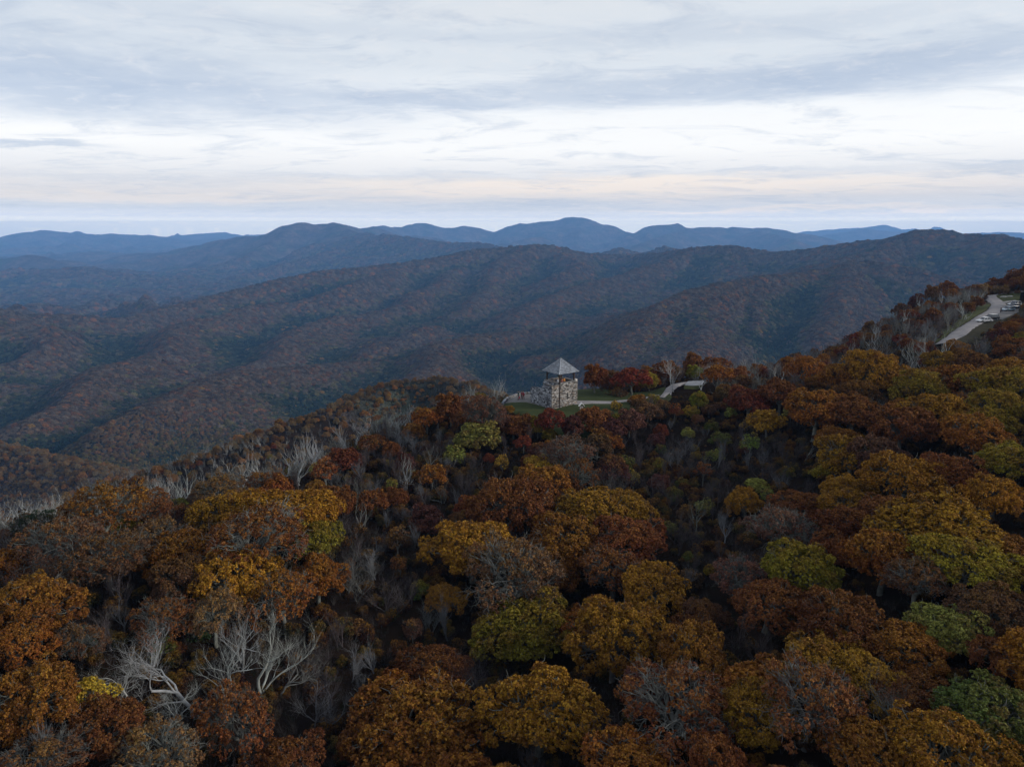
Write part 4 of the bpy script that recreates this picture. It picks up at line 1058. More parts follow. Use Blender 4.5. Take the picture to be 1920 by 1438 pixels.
def oak(seed, R=4.5, Hc=3.2, trunk=2.6, npuff=64, tufts=34, leafs=6, size=.34, cover=1.0, lean=(0, 0), zmin=-.15, name='oak', twig=True):
    """domed oak crown of many leafy boughs over crooked limbs. returns dict of meshes"""
    rs = np.random.default_rng(seed)
    d = dome_dirs(rs, npuff, zmin)
    # uneven outline: a few big lobes
    lob = unit(rs.normal(0, 1, (7, 3)) + np.array([0, 0, .3]))
    bulge = 0.66 + 0.40 * np.max(np.clip(d @ lob.T, 0, 1) ** 6, axis=1) + rs.normal(0, .085, npuff)
    cen = d * np.array([R, R, Hc]) * bulge[:, None]
    base = np.array([lean[0], lean[1], trunk + Hc * .25])
    cen = cen * .86 + base
    pr = R * rs.uniform(.13, .25, npuff) * (64 / npuff) ** .5
    keep = rs.uniform(0, 1, npuff) < cover
    # leaf tufts on the outer side of every bough
    td = unit(rs.normal(0, 1, (npuff, tufts, 3)) + d[:, None] * .75 + np.array([0, 0, .35]))
    flat = np.array([1, 1, .8])
    tc_ = cen[:, None] + td * pr[:, None, None] * rs.uniform(.72, 1.08, (npuff, tufts, 1)) * flat
    kk = np.repeat(keep, tufts) & (rs.uniform(0, 1, npuff * tufts) < (.55 + .45 * cover))
    tv = np.repeat(rs.uniform(0, 1, npuff), tufts)[kk] * .75 + rs.uniform(0, .25, kk.sum())
    tcf = tc_.reshape(-1, 3)[kk]; tdf = td.reshape(-1, 3)[kk]
    q, f, at = leaves(rs, tcf, tdf, leafs, size, size * .9, base[2] - Hc * .3, base[2] + Hc, tv)
    crown = mesh_np(name + '_crown', q, f, [M_leaf], {'leafvar': ('FLOAT_VECTOR', at)})
    # limbs
    ph = rs.uniform(0, 6); nl = 6
    fork = np.array([lean[0] * .5, lean[1] * .5, trunk * .75])
    trunkp = wander(rs, (0, 0, -1.2), fork, 7, .10); tr = np.linspace(R * .075, R * .055, 7); tr[0] *= 1.4
    trunkm = tubes([(trunkp, tr)], name + '_trunk', M_bark, 8)
    azd = np.arctan2(cen[:, 1] - base[1], cen[:, 0] - base[0])
    grp = ((azd - ph) / (2 * np.pi) * nl).astype(int) % nl
    polys = []
    for g in range(nl):
        ii = np.where(grp == g)[0]
        if len(ii) == 0: continue
        tgt = cen[ii].mean(0); mid = fork + (tgt - fork) * .62 + np.array([0, 0, .15 * R * .3])
        p0 = wander(rs, fork, mid, 7, .45); polys.append((p0, np.linspace(R * .042, R * .024, 7)))
        for j in ii:
            s0 = p0[rs.integers(3, 7)]
            e = cen[j] + d[j] * pr[j] * .25
            p1 = wander(rs, s0, e, 7, .50, .05); polys.append((p1, np.linspace(R * .016, R * .005, 7)))
            if twig:
                for _ in range(6 if not keep[j] or cover < .8 else 3):
                    q0 = p1[rs.integers(3, 7)]; dd = unit(d[j] + rs.normal(0, .8, 3) + np.array([0, 0, .2]))
                    e2 = q0 + dd * pr[j] * rs.uniform(.8, 1.5)
                    p2 = wander(rs, q0, e2, 4, .5); polys.append((p2, np.linspace(R * .006, R * .0022, 4)))
                    if not keep[j] or cover < .8:
                        for _ in range(2):
                            dd = unit(d[j] + rs.normal(0, .9, 3)); e3 = p2[2] + dd * pr[j] * .7
                            polys.append((wander(rs, p2[2], e3, 3, .4), np.linspace(R * .003, R * .0015, 3)))
    limbs = tubes(polys, name + '_limbs', M_bark)
    return dict(crown=crown, trunk=trunkm, limbs=limbs, R=R, H=base[2] + Hc)
def bare(seed, Ht=8.0, spread=.9, levels=4, kids=(5, 4, 4, 3), gnarl=.55, r0=.20, up=.35, multi=1, name='bare', lratio=.62, kmin=.25):
    rs = np.random.default_rng(seed); lv = [[] for _ in range(levels + 1)]
    def grow(p, d, L, r, l):
        n = 7 if l < 2 else (5 if l < 3 else 4)
        pts = [p]; dd = d.copy()
        for i in range(n - 1):
            dd = unit(dd + rs.normal(0, gnarl * .38, 3) + np.array([0, 0, up * .10]))
            pts.append(pts[-1] + dd * L / (n - 1))
        pts = np.array(pts); rr = np.linspace(r, r * (.55 if l < levels else .35), n)
        lv[l].append((pts, rr))
        if l < levels:
            for k in range(kids[l]):
                t = rs.uniform(kmin if l else .38, 1.0) if k else 1.0
                i = min(int(t * (n - 1)), n - 1)
                ax = unit(rs.normal(0, 1, 3)); nd = unit(dd * .75 + ax * spread * (.9 if k else .45) + np.array([0, 0, up * .5]))
                grow(pts[i], nd, L * lratio * rs.uniform(.75, 1.25), rr[i] * rs.uniform(.5, .72), l + 1)
    for s in range(multi):
        a = rs.uniform(0, 6.28); t = .30 * (multi > 1)
        grow(np.array([.35 * math.cos(a) * (multi > 1), .35 * math.sin(a) * (multi > 1), -.8]), unit(np.array([t * math.cos(a), t * math.sin(a), 1.0])), Ht * .42, r0 * (1 if multi == 1 else .7), 0)
    allp = np.concatenate([p for l in lv for p, _ in l]); k = Ht / max(allp[:, 2].max(), .1)
    for l in lv:
        for i, (p, r) in enumerate(l): l[i] = (np.c_[p[:, :2] * k, p[:, 2] * k], r)
    tr = tubes(lv[0], name + '_trunk', M_bark, 7, 4)
    lm = tubes([x for l in lv[1:] for x in l], name + '_limbs', M_bark, 5, 3, .035)
    return dict(trunk=tr, limbs=lm, crown=None, R=Ht * .4, H=Ht)
def shrub(seed, R=1.6, Hc=1.5, cover=1.0, size=.26, npuff=22, tufts=26, name='shrub'):
    return oak(seed, R=R, Hc=Hc, trunk=.55, npuff=npuff, tufts=tufts, leafs=5, size=size, cover=cover, zmin=-.3, name=name)
def spruce(seed, Ht=7.0, name='spruce'):
    rs = np.random.default_rng(seed); V, Fc, A, polys = [], [], [], []; off = 0
    for z in np.arange(.8, Ht, .32):
        rr = (Ht - z) / Ht * 1.9 * rs.uniform(.8, 1.15) + .1
        for a in np.arange(0, 6.28, 6.28 / 8) + rs.uniform(0, 6):
            d = np.array([math.cos(a), math.sin(a), -.25]); e = np.array([0, 0, z]) + d * rr
            polys.append((wander(rs, (0, 0, z), e, 4, .2), np.linspace(.03, .01, 4)))
            t = rs.uniform(.25, 1.05, 16)[:, None]; c = np.array([0, 0, z]) + d * rr * t
            q, f, at = leaves(rs, c, np.broadcast_to(unit(d + [0, 0, .5]), c.shape), 3, .30, .25, 0, Ht, rs.uniform(0, .4, 16))
            V.append(q); Fc.append(f + off); A.append(at); off += len(q)
    crown = mesh_np(name + '_crown', np.concatenate(V), np.concatenate(Fc), [M_leaf], {'leafvar': ('FLOAT_VECTOR', np.concatenate(A))})
    trunk = tubes([(np.array([(0, 0, -1), (0, 0, Ht * .5), (0, 0, Ht)]), np.array([.16, .1, .02]))], name + '_trunk', M_bark, 6)
    return dict(crown=crown, trunk=trunk, limbs=tubes(polys, name + '_limbs', M_bark), R=1.9, H=Ht)

PR = {
 'oak': [oak(11 + i, Hc=h, npuff=n, tufts=int(3300 / n), lean=l, cover=c, leafs=9, size=.215) for i, (h, n, l, c) in enumerate([(3.2, 88, (0, 0), 1), (3.7, 96, (.3, .2), 1), (2.7, 84, (.6, -.3), .95), (3.1, 104, (0, 0), 1), (3.4, 78, (-.5, .4), .92), (2.5, 90, (.4, .4), 1), (3.0, 72, (-.6, -.2), .88), (3.9, 86, (0, .4), .94), (2.9, 110, (.2, -.6), 1)])],
 'thin': [oak(21, cover=.62, npuff=90, tufts=24, trunk=3.2, leafs=7, size=.22), oak(22, cover=.5, npuff=96, tufts=24, Hc=2.6, trunk=3.0, leafs=7, size=.22), oak(23, cover=.72, npuff=88, tufts=24, Hc=3.4, trunk=3.4, leafs=7, size=.22)],
 'small': [oak(31, R=2.5, Hc=2.2, trunk=1.4, npuff=34, tufts=34, size=.30), oak(32, R=2.5, Hc=2.6, trunk=1.6, npuff=38, tufts=30, size=.30), oak(33, R=2.5, Hc=1.9, trunk=2.2, npuff=30, tufts=28, size=.30, cover=.8)],
 'shrub': [shrub(41), shrub(42, Hc=1.2), shrub(43, cover=.7, tufts=18)],
 'sapling': [oak(45, R=1.5, Hc=2.2, trunk=2.2, npuff=18, tufts=16, size=.26, cover=.75), oak(46, R=1.4, Hc=1.8, trunk=2.6, npuff=16, tufts=14, size=.26, cover=.7)],
 'dead': [bare(51 + i, 8, spread=sp, gnarl=g, r0=r, levels=5, kids=k, kmin=.3, up=u, lratio=.66) for i, (sp, g, r, k, u) in enumerate([(.66, .78, .150, (4, 4, 4, 4, 4), .75), (.60, .62, .135, (4, 4, 4, 4, 4), .85), (.56, .65, .13, (4, 4, 4, 4, 3), .85), (.70, .80, .150, (4, 4, 4, 4, 4), .7)])],
 'snag': [bare(55, 7, spread=.6, gnarl=.5, r0=.20, kids=(4, 3, 2, 2), up=.8, lratio=.6), bare(56, 7, spread=.5, gnarl=.55, r0=.18, kids=(5, 2, 2, 1), up=.9, multi=2), bare(57, 7, spread=.7, gnarl=.6, r0=.18, kids=(4, 3, 3, 1), up=.6, multi=2)],
 'twiggy': [bare(61, 7, spread=.62, gnarl=.3, r0=.15, kids=(6, 5, 5, 3), up=.75, lratio=.6), bare(62, 7, spread=.72, gnarl=.35, r0=.14, kids=(5, 5, 5, 4), up=.6, multi=2, lratio=.58), bare(63, 6, spread=.85, gnarl=.4, r0=.13, kids=(6, 5, 5, 3), up=.45, multi=2)],
 'thicket': [bare(71, 3.0, spread=.55, gnarl=.3, r0=.05, kids=(4, 4, 3, 2), up=.8, multi=5, name='stem'), bare(72, 2.6, spread=.7, gnarl=.35, r0=.045, kids=(4, 4, 3, 2), up=.6, multi=5, name='stem')],
 'spruce': [spruce(81)],
}
for k_, l_ in PR.items():
    print(k_, [sum(len(m.polygons) for m in (p['crown'], p['trunk'], p['limbs']) if m) for p in l_])

def swap(me, a, b):
    m = me.copy(); m.materials.clear(); m.materials.append(b); return m
blobs = [proto_obj('far_crown', swap(oak(90 + s, R=1.0, Hc=.85, trunk=.15, npuff=15, tufts=8, leafs=3, size=.40, twig=False)['crown'], None, M_fill)) for s in (1, 2, 3)]
far_woods()
# ------------------------------------------------------------------ colours (real leaf and bark reflectances)
COL = {
 'orange': (0.172, 0.062, 0.012), 'gold': (0.232, 0.113, 0.013), 'olive': (0.165, 0.132, 0.016), 'rust': (0.125, 0.042, 0.015),
 'brown': (0.085, 0.044, 0.024), 'tan': (0.150, 0.082, 0.038), 'red': (0.125, 0.026, 0.015), 'green': (0.062, 0.082, 0.020),
 'yellow': (0.270, 0.175, 0.020), 'lime': (0.160, 0.165, 0.038), 'maroon': (0.065, 0.024, 0.020), 'pink': (0.115, 0.056, 0.040), 'evergreen': (0.018, 0.032, 0.013),
}
WORD = {'orange': 'orange', 'gold': 'golden', 'olive': 'olive', 'rust': 'rust brown', 'brown': 'dark brown', 'tan': 'tan', 'red': 'deep red', 'green': 'green',
        'yellow': 'bright yellow', 'lime': 'pale yellow green', 'maroon': 'maroon', 'pink': 'dusty pink brown', 'evergreen': 'dark green'}
GOLDY = {'orange': .50, 'gold': .6, 'olive': .45, 'rust': .22, 'brown': .30, 'tan': .3, 'red': .1, 'green': .15, 'yellow': .3, 'lime': .1, 'maroon': 0, 'pink': .12, 'evergreen': 0}
BARK = {'grey': (0.115, 0.118, 0.108), 'white': (0.30, 0.31, 0.30), 'dark': (0.055, 0.047, 0.043), 'blue': (0.13, 0.135, 0.145), 'mauve': (0.062, 0.050, 0.052)}
KIND = {   # objects name, category, prototypes, what the label calls it, canopy height of a unit tree
 'oak': ('oak_tree', 'tree', 'oak', 'full crowned oak'), 'thin': ('thinning_oak_tree', 'tree', 'thin', 'thinning oak'),
 'small': ('small_tree', 'tree', 'small', 'small round tree'), 'shrub': ('shrub', 'shrub', 'shrub', 'round shrub'), 'sapling': ('sapling', 'tree', 'sapling', 'slender sapling'),
 'dead': ('dead_tree', 'tree', 'dead', 'crooked dead tree'), 'snag': ('bleached_tree', 'tree', 'snag', 'bleached bare tree'),
 'twiggy': ('bare_tree', 'tree', 'twiggy', 'twiggy leafless tree'), 'spruce': ('spruce_tree', 'tree', 'spruce', 'pointed spruce'),
}
TREES = []
def plant(kind, x, y, R, colr, bark='grey', lab=None, hs=1.0, rz=None, var=None):
    """R crown radius for leafy trees, full height for bare ones"""
    nm, cat, pk, word = KIND[kind]
    pr = PR[pk][random.randrange(len(PR[pk])) if var is None else var % len(PR[pk])]
    leafy = pr['crown'] is not None
    s = R / (pr['R'] if leafy else pr['H'])
    z = float(H(np.array([x]), np.array([y]))[0])
    t = thing(nm, '', cat, (x, y, z), random.uniform(0, 6.28) if rz is None else rz)
    t.scale = (s * random.uniform(.86, 1.22), s * random.uniform(.86, 1.22), s * hs * random.uniform(.92, 1.08))
    t.rotation_euler = (random.gauss(0, .05), random.gauss(0, .05), t.rotation_euler[2])
    TREES.append(dict(o=t, kind=kind, col=colr, bark=bark, lab=lab, x=x, y=y, z=z + pr['H'] * s * hs * (.75 if leafy else .5), R=R if leafy else R * .3, word=word))
    kb = random.uniform(.8, 1.2); bc = [c * kb * random.uniform(.97, 1.03) for c in BARK[bark]]
    parts = [('trunk', pr['trunk']), ('limbs', pr['limbs'])]
    if leafy: parts.append(('crown', pr['crown']))
    for n_, me in parts:
        o = add(n_, me, t)
        if n_ == 'crown':
            c = COL[colr]; k = random.uniform(.95, 1.45)
            o.color = (c[0] * k * random.uniform(.92, 1.08), c[1] * k * random.uniform(.92, 1.08), c[2] * k, GOLDY[colr])
        else: o.color = (*bc, 1)
    return t
def tree_px(kind, px, py, wpx, colr, bark='grey', lab=None, hs=1.0, **kw):
    """plants a tree whose crown centre is seen at a photograph position with that crown width (leafy) or total height (bare)"""
    leafy = KIND[kind][2] not in ('dead', 'snag', 'twiggy')
    up = 4.5 if leafy else 4.0
    R = 4
    for _ in range(4):
        g = crest_point(px, py, up)
        _, _, f = project(g[0], g[1], g[2])
        if leafy: R = wpx * (1.08 if kind in ('oak', 'thin') and py > 850 else 1.08 if kind == 'oak' else 1.0) * f / F / 2; R = min(max(R, .6), 6.5); up = R * (PR[KIND[kind][2]][0]['H'] / PR[KIND[kind][2]][0]['R']) * .73
        else: R = min(max(wpx * (1.35 if kind == 'snag' else 1.15) * f / F, 2), 12); up = R * .5
    return plant(kind, g[0], g[1], R, colr, bark, lab, hs, **kw)

# principal trees read off the photograph: kind, x, y, crown width, colour
BIG = [
 ('oak',985,1165,180,'olive'),('oak',1150,1180,190,'gold'),('oak',1222,1090,140,'gold'),('oak',1320,1145,90,'brown'),('oak',1010,1315,215,'gold'),
 ('oak',790,1330,235,'orange'),('oak',830,1230,150,'rust'),('oak',700,1360,130,'rust'),('oak',1310,1210,160,'orange'),('thin',1270,1310,200,'rust'),('oak',1410,1325,150,'gold'),
 ('oak',1180,1410,180,'orange'),('oak',1345,1425,150,'rust'),('oak',1070,1005,135,'orange'),('oak',1110,942,135,'gold'),('oak',1182,940,110,'gold'),
 ('oak',1190,1005,130,'rust'),('thin',1150,1060,120,'rust'),('oak',960,925,170,'rust'),('oak',1010,905,110,'orange'),('oak',885,1005,165,'gold'),('thin',960,1065,190,'brown'),('oak',1040,1060,120,'orange'),
 ('oak',1015,868,80,'yellow'),('thin',1062,840,110,'pink'),('thin',1075,880,100,'rust'),('thin',905,775,105,'pink'),('small',895,805,80,'lime'),
 ('thin',1470,965,150,'pink'),('oak',1500,935,100,'rust'),('oak',1590,975,110,'rust'),('oak',1515,1060,140,'olive'),('oak',1660,1030,165,'orange'),('oak',1440,1100,165,'rust'),
 ('thin',1380,1060,110,'pink'),('oak',1590,1165,160,'rust'),('oak',1780,1170,125,'lime'),('oak',1700,1215,140,'orange'),('oak',1560,1215,165,'gold'),('thin',1520,1300,200,'rust'),
 ('oak',1640,1280,130,'gold'),('oak',1720,1290,130,'rust'),('oak',1620,1395,190,'orange'),('oak',1770,1390,200,'gold'),('oak',1850,1340,170,'green'),('oak',1900,1400,120,'green'),
 ('oak',1860,1130,140,'brown'),('oak',1870,1220,120,'rust'),('oak',1770,965,190,'gold'),('oak',1820,1050,170,'olive'),('thin',1720,1080,130,'brown'),('oak',1900,1030,120,'orange'),
 ('oak',1600,840,120,'gold'),('oak',1650,845,120,'pink'),('oak',1700,885,130,'gold'),('oak',1530,758,125,'orange'),('small',1440,790,58,'gold'),('oak',1405,742,90,'red'),
 ('oak',1630,685,115,'gold'),('oak',1570,700,95,'orange'),('oak',1505,680,90,'orange'),('oak',1465,735,80,'rust'),('oak',1870,920,120,'gold'),('oak',1780,880,110,'rust'),
 ('oak',1690,790,115,'rust'),('oak',1760,760,115,'gold'),('oak',1600,765,100,'rust'),('oak',1720,715,110,'olive'),('oak',1800,700,110,'orange'),('oak',1885,680,100,'gold'),('oak',1890,720,110,'olive'),('oak',1840,800,120,'orange'),('oak',1900,850,110,'olive'),
 ('oak',1905,648,80,'rust'),
 ('oak',545,935,175,'gold'),('oak',595,1000,115,'olive'),('oak',425,950,120,'gold'),('thin',480,1010,170,'rust'),('oak',360,1010,150,'orange'),('oak',595,1075,120,'orange'),
 ('oak',450,1065,150,'gold'),('thin',530,1110,140,'orange'),('oak',330,1085,120,'brown'),('thin',190,950,150,'orange'),('thin',120,1000,150,'brown'),('oak',60,1130,160,'orange'),
 ('thin',200,1040,140,'brown'),('oak',20,1190,120,'orange'),('oak',70,1290,170,'orange'),('small',160,1310,85,'yellow'),('oak',190,1350,140,'rust'),('thin',300,1390,190,'tan'),('thin',450,1345,160,'rust'),
 ('thin',310,1150,120,'rust'),('thin',60,1410,150,'brown'),('thin',400,1150,110,'tan'),('oak',0,1050,110,'orange'),('oak',520,1430,130,'rust'),('thin',150,1200,90,'brown'),
 # round the tower and on the ridge below it
 ('small',962,790,60,'rust'),('small',900,758,46,'orange'),('small',1035,790,60,'red'),('small',1118,778,62,'rust'),('small',845,765,62,'rust'),('small',800,785,52,'orange'),('small',775,802,44,'orange'),
 ('small',1008,800,40,'olive'),('small',870,785,48,'rust'),('small',922,772,36,'orange'),('small',1075,800,46,'maroon'),
 ('small',695,940,62,'rust'),('small',650,852,60,'red'),('small',734,842,40,'rust'),('sapling',610,885,42,'rust'),('small',745,925,48,'rust'),('small',800,972,62,'maroon'),('small',810,890,52,'orange'),
 ('shrub',852,848,44,'lime'),('sapling',942,866,26,'yellow'),('small',982,832,34,'red'),('shrub',917,856,22,'red'),('shrub',880,820,34,'maroon'),('small',700,830,46,'rust'),('small',760,860,50,'maroon'),
 ('small',1115,708,54,'rust'),('small',1185,706,64,'red'),('small',1150,704,40,'brown'),('small',1218,712,40,'olive'),('shrub',1160,732,26,'brown'),('shrub',1140,716,24,'maroon'),('shrub',1196,746,28,'orange'),('shrub',1155,757,24,'yellow'),('shrub',1030,812,30,'olive'),
 ('small',1245,695,44,'rust'),('small',1345,705,50,'orange'),('small',1380,700,46,'rust'),('small',1300,684,44,'rust'),('small',1345,680,46,'rust'),
 ('shrub',1335,795,28,'green'),('shrub',1352,818,32,'green'),('shrub',1338,848,36,'lime'),('shrub',1292,768,26,'yellow'),('shrub',1370,772,24,'lime'),('shrub',1400,795,22,'yellow'),('shrub',1290,808,24,'lime'),
 ('shrub',1232,820,34,'maroon'),('shrub',1322,945,34,'lime'),('shrub',1290,1042,24,'green'),('shrub',1172,872,30,'green'),('shrub',1180,862,28,'lime'),('shrub',1255,985,34,'green'),('shrub',1420,905,38,'lime'),('shrub',1300,770,26,'olive'),
 ('small',1238,805,34,'red'),('small',1180,790,50,'pink'),('small',1215,770,46,'brown'),('small',1150,800,52,'maroon'),('shrub',1225,745,28,'olive'),('small',1120,830,56,'brown'),
 ('small',1235,900,44,'maroon'),('shrub',1540,880,34,'olive'),('shrub',300,1210,50,'green'),('shrub',380,1175,60,'evergreen'),('shrub',150,1190,60,'evergreen'),
 ('thin',70,985,90,'evergreen'),('spruce',1482,640,10,'evergreen'),('spruce',1548,604,9,'evergreen'),
]
BAREL = [   # kind, x, y of the middle, height in px, bark
 ('dead',345,1245,215,'white'),('dead',480,1205,210,'white'),('dead',440,1190,150,'white'),('dead',300,1330,110,'white'),('dead',383,895,84,'white'),('dead',520,1120,70,'grey'),('dead',400,1240,170,'white'),('dead',255,1290,110,'white'),('dead',520,1250,120,'grey'),
 ('snag',535,845,72,'white'),('snag',560,850,66,'white'),('snag',455,850,70,'white'),('snag',480,865,70,'white'),('snag',500,840,60,'grey'),('dead',300,895,76,'white'),('snag',270,905,62,'grey'),('snag',335,880,70,'white'),('dead',240,905,56,'grey'),
 ('snag',600,820,62,'white'),('snag',650,805,54,'white'),('snag',690,785,50,'white'),('snag',420,870,60,'grey'),('snag',400,860,58,'white'),('snag',625,835,48,'grey'),('snag',575,820,48,'grey'),('snag',212,915,50,'grey'),
 ('twiggy',655,1060,110,'grey'),('twiggy',840,1150,110,'blue'),('twiggy',800,1160,80,'blue'),('twiggy',720,1110,90,'mauve'),('dead',1268,700,62,'white'),('dead',1315,702,54,'white'),('snag',1395,665,40,'white'),('snag',1420,668,38,'grey'),
 ('twiggy',1470,1010,110,'grey'),('twiggy',1140,905,60,'grey'),('snag',770,880,50,'white'),('snag',745,870,44,'grey'),('dead',760,905,40,'white'),
 ('snag',1440,665,40,'grey'),('snag',1590,705,44,'grey'),('dead',1740,650,56,'white'),('snag',1700,655,46,'white'),('snag',1660,650,44,'grey'),('twiggy',1800,650,50,'grey'),('twiggy',1850,650,60,'blue'),('snag',1775,655,46,'white'),
 ('snag',1780,600,40,'grey'),('snag',1806,573,30,'white'),('snag',1640,880,40,'grey'),('snag',1310,960,60,'grey'),('snag',1180,940,44,'white'),('dead',20,990,80,'grey'),('dead',110,990,90,'grey'),
 ('twiggy',60,1410,150,'blue'),('twiggy',640,1180,90,'mauve'),('twiggy',1290,860,60,'mauve'),('twiggy',1250,870,60,'mauve'),('twiggy',1370,880,66,'mauve'),('twiggy',1430,870,70,'mauve'),('twiggy',1330,900,64,'mauve'),('twiggy',1210,860,54,'mauve'),
]
for i_, (k, a, b, c, d) in enumerate(BIG): tree_px(k, a, b, c, d, var=i_)
# trees along the crest behind the gravel road: x in the photograph, distance, crown width in px
CREST = [('oak',1905,262,56,'rust'),('oak',1862,268,46,'rust'),('oak',1830,262,40,'brown'),('oak',1800,258,38,'rust'),('oak',1945,250,70,'rust'),('small',1768,252,32,'red'),('small',1742,248,30,'rust'),('small',1715,245,28,'brown'),
 ('small',1690,240,30,'rust'),('small',1660,236,26,'red'),('small',1632,232,28,'rust'),('small',1600,226,26,'brown'),('small',1570,222,28,'rust'),('small',1535,216,26,'rust'),('small',1500,210,28,'brown'),('small',1462,204,26,'rust'),('oak',1896,250,34,'rust'),('oak',1925,238,60,'orange')]
for i_, (k, a, Y_, wp, c_) in enumerate(CREST):
    if k == 'small': c_ = ('brown', 'rust', 'brown', 'maroon')[i_ % 4]
    x_ = float(ray(a, 600)[0] / ray(a, 600)[1] * Y_); plant(k, x_, float(Y_), wp * Y_ / F / 2, c_, 'grey', var=i_, hs=1.35 if k == 'small' else 1.1)
for i_, (k, a, b, c, d) in enumerate(BAREL): tree_px(k, a, b, c, 'grey', bark=d, var=i_)
print('listed trees', len(TREES))

# ------------------------------------------------------------------ filling the rest of the ridge wood
def inpoly(px, py, poly):
    c = np.zeros(np.shape(px), bool); n = len(poly)
    for i in range(n):
        x1, y1 = poly[i]; x2, y2 = poly[(i + 1) % n]
        if y1 == y2: continue
        k = ((y1 > py) != (y2 > py)) & (px < (x2 - x1) * (py - y1) / (y2 - y1) + x1)
        c ^= k
    return c
CLEAR = [[(930,725),(1000,722),(1090,738),(1180,742),(1262,716),(1345,712),(1345,734),(1262,742),(1180,762),(1130,775),(1085,792),(1000,790),(960,765)],
         [(1740,655),(1775,615),(1850,560),(1838,545),(1930,540),(1930,582),(1895,600),(1850,625),(1800,650)]]
HOLLOW = [[(1190,778),(1500,790),(1580,900),(1560,930),(1400,960),(1330,1130),(1230,1060),(1250,960),(1170,890),(1160,840)],
          [(560,900),(690,800),(860,830),(1000,850),(880,960),(800,1000),(790,1120),(880,1190),(760,1230),(640,1330),(560,1438),(560,1200),(650,1100),(640,960)],
          [(130,1150),(300,1120),(330,1200),(270,1300),(180,1300),(120,1230)]]
BELT = [(1330,735),(1330,690),(1480,620),(1700,540),(1860,500),(1870,548),(1780,612),(1740,650),(1745,700),(1600,712),(1480,722),(1420,735)]
LEFTS = [(-1200,1200),(-200,1090),(0,1060),(200,1000),(340,960),(430,935),(560,900),(700,850),(800,795),(960,765),(960,600),(-1200,500)]
SLOPE = [(1480,722),(1600,712),(1745,700),(1780,660),(2100,640),(3200,500),(3200,2400),(1500,2400),(1480,900),(1560,880)]
VIEW = [[(942,757),(955,740),(985,730),(1012,728),(1015,668),(1090,668),(1094,728),(1140,736),(1180,745),(1168,762),(1120,764),(1098,776),(1080,778),(1050,770),(1000,764),(970,760)],
        [(1236,748),(1250,728),(1268,716),(1326,711),(1324,732),(1262,746)],
        [(1772,632),(1800,610),(1850,575),(1846,551),(1918,548),(1918,592),(1868,598),(1862,612),(1835,618),(1800,632)]]
def blocks(x, y, z, r, h):
    for dx in (-1, -.5, 0, .5, 1):
        for k in ((.35, .75, 1.0) if dx in (-1, 1) else (.2, .6, 1.0, 1.1)):
            px, py, f = project(x + dx * r, y, z + h * k)
            for q in VIEW:
                if inpoly(np.array([px]), np.array([py]), q)[0]: return True
    return False
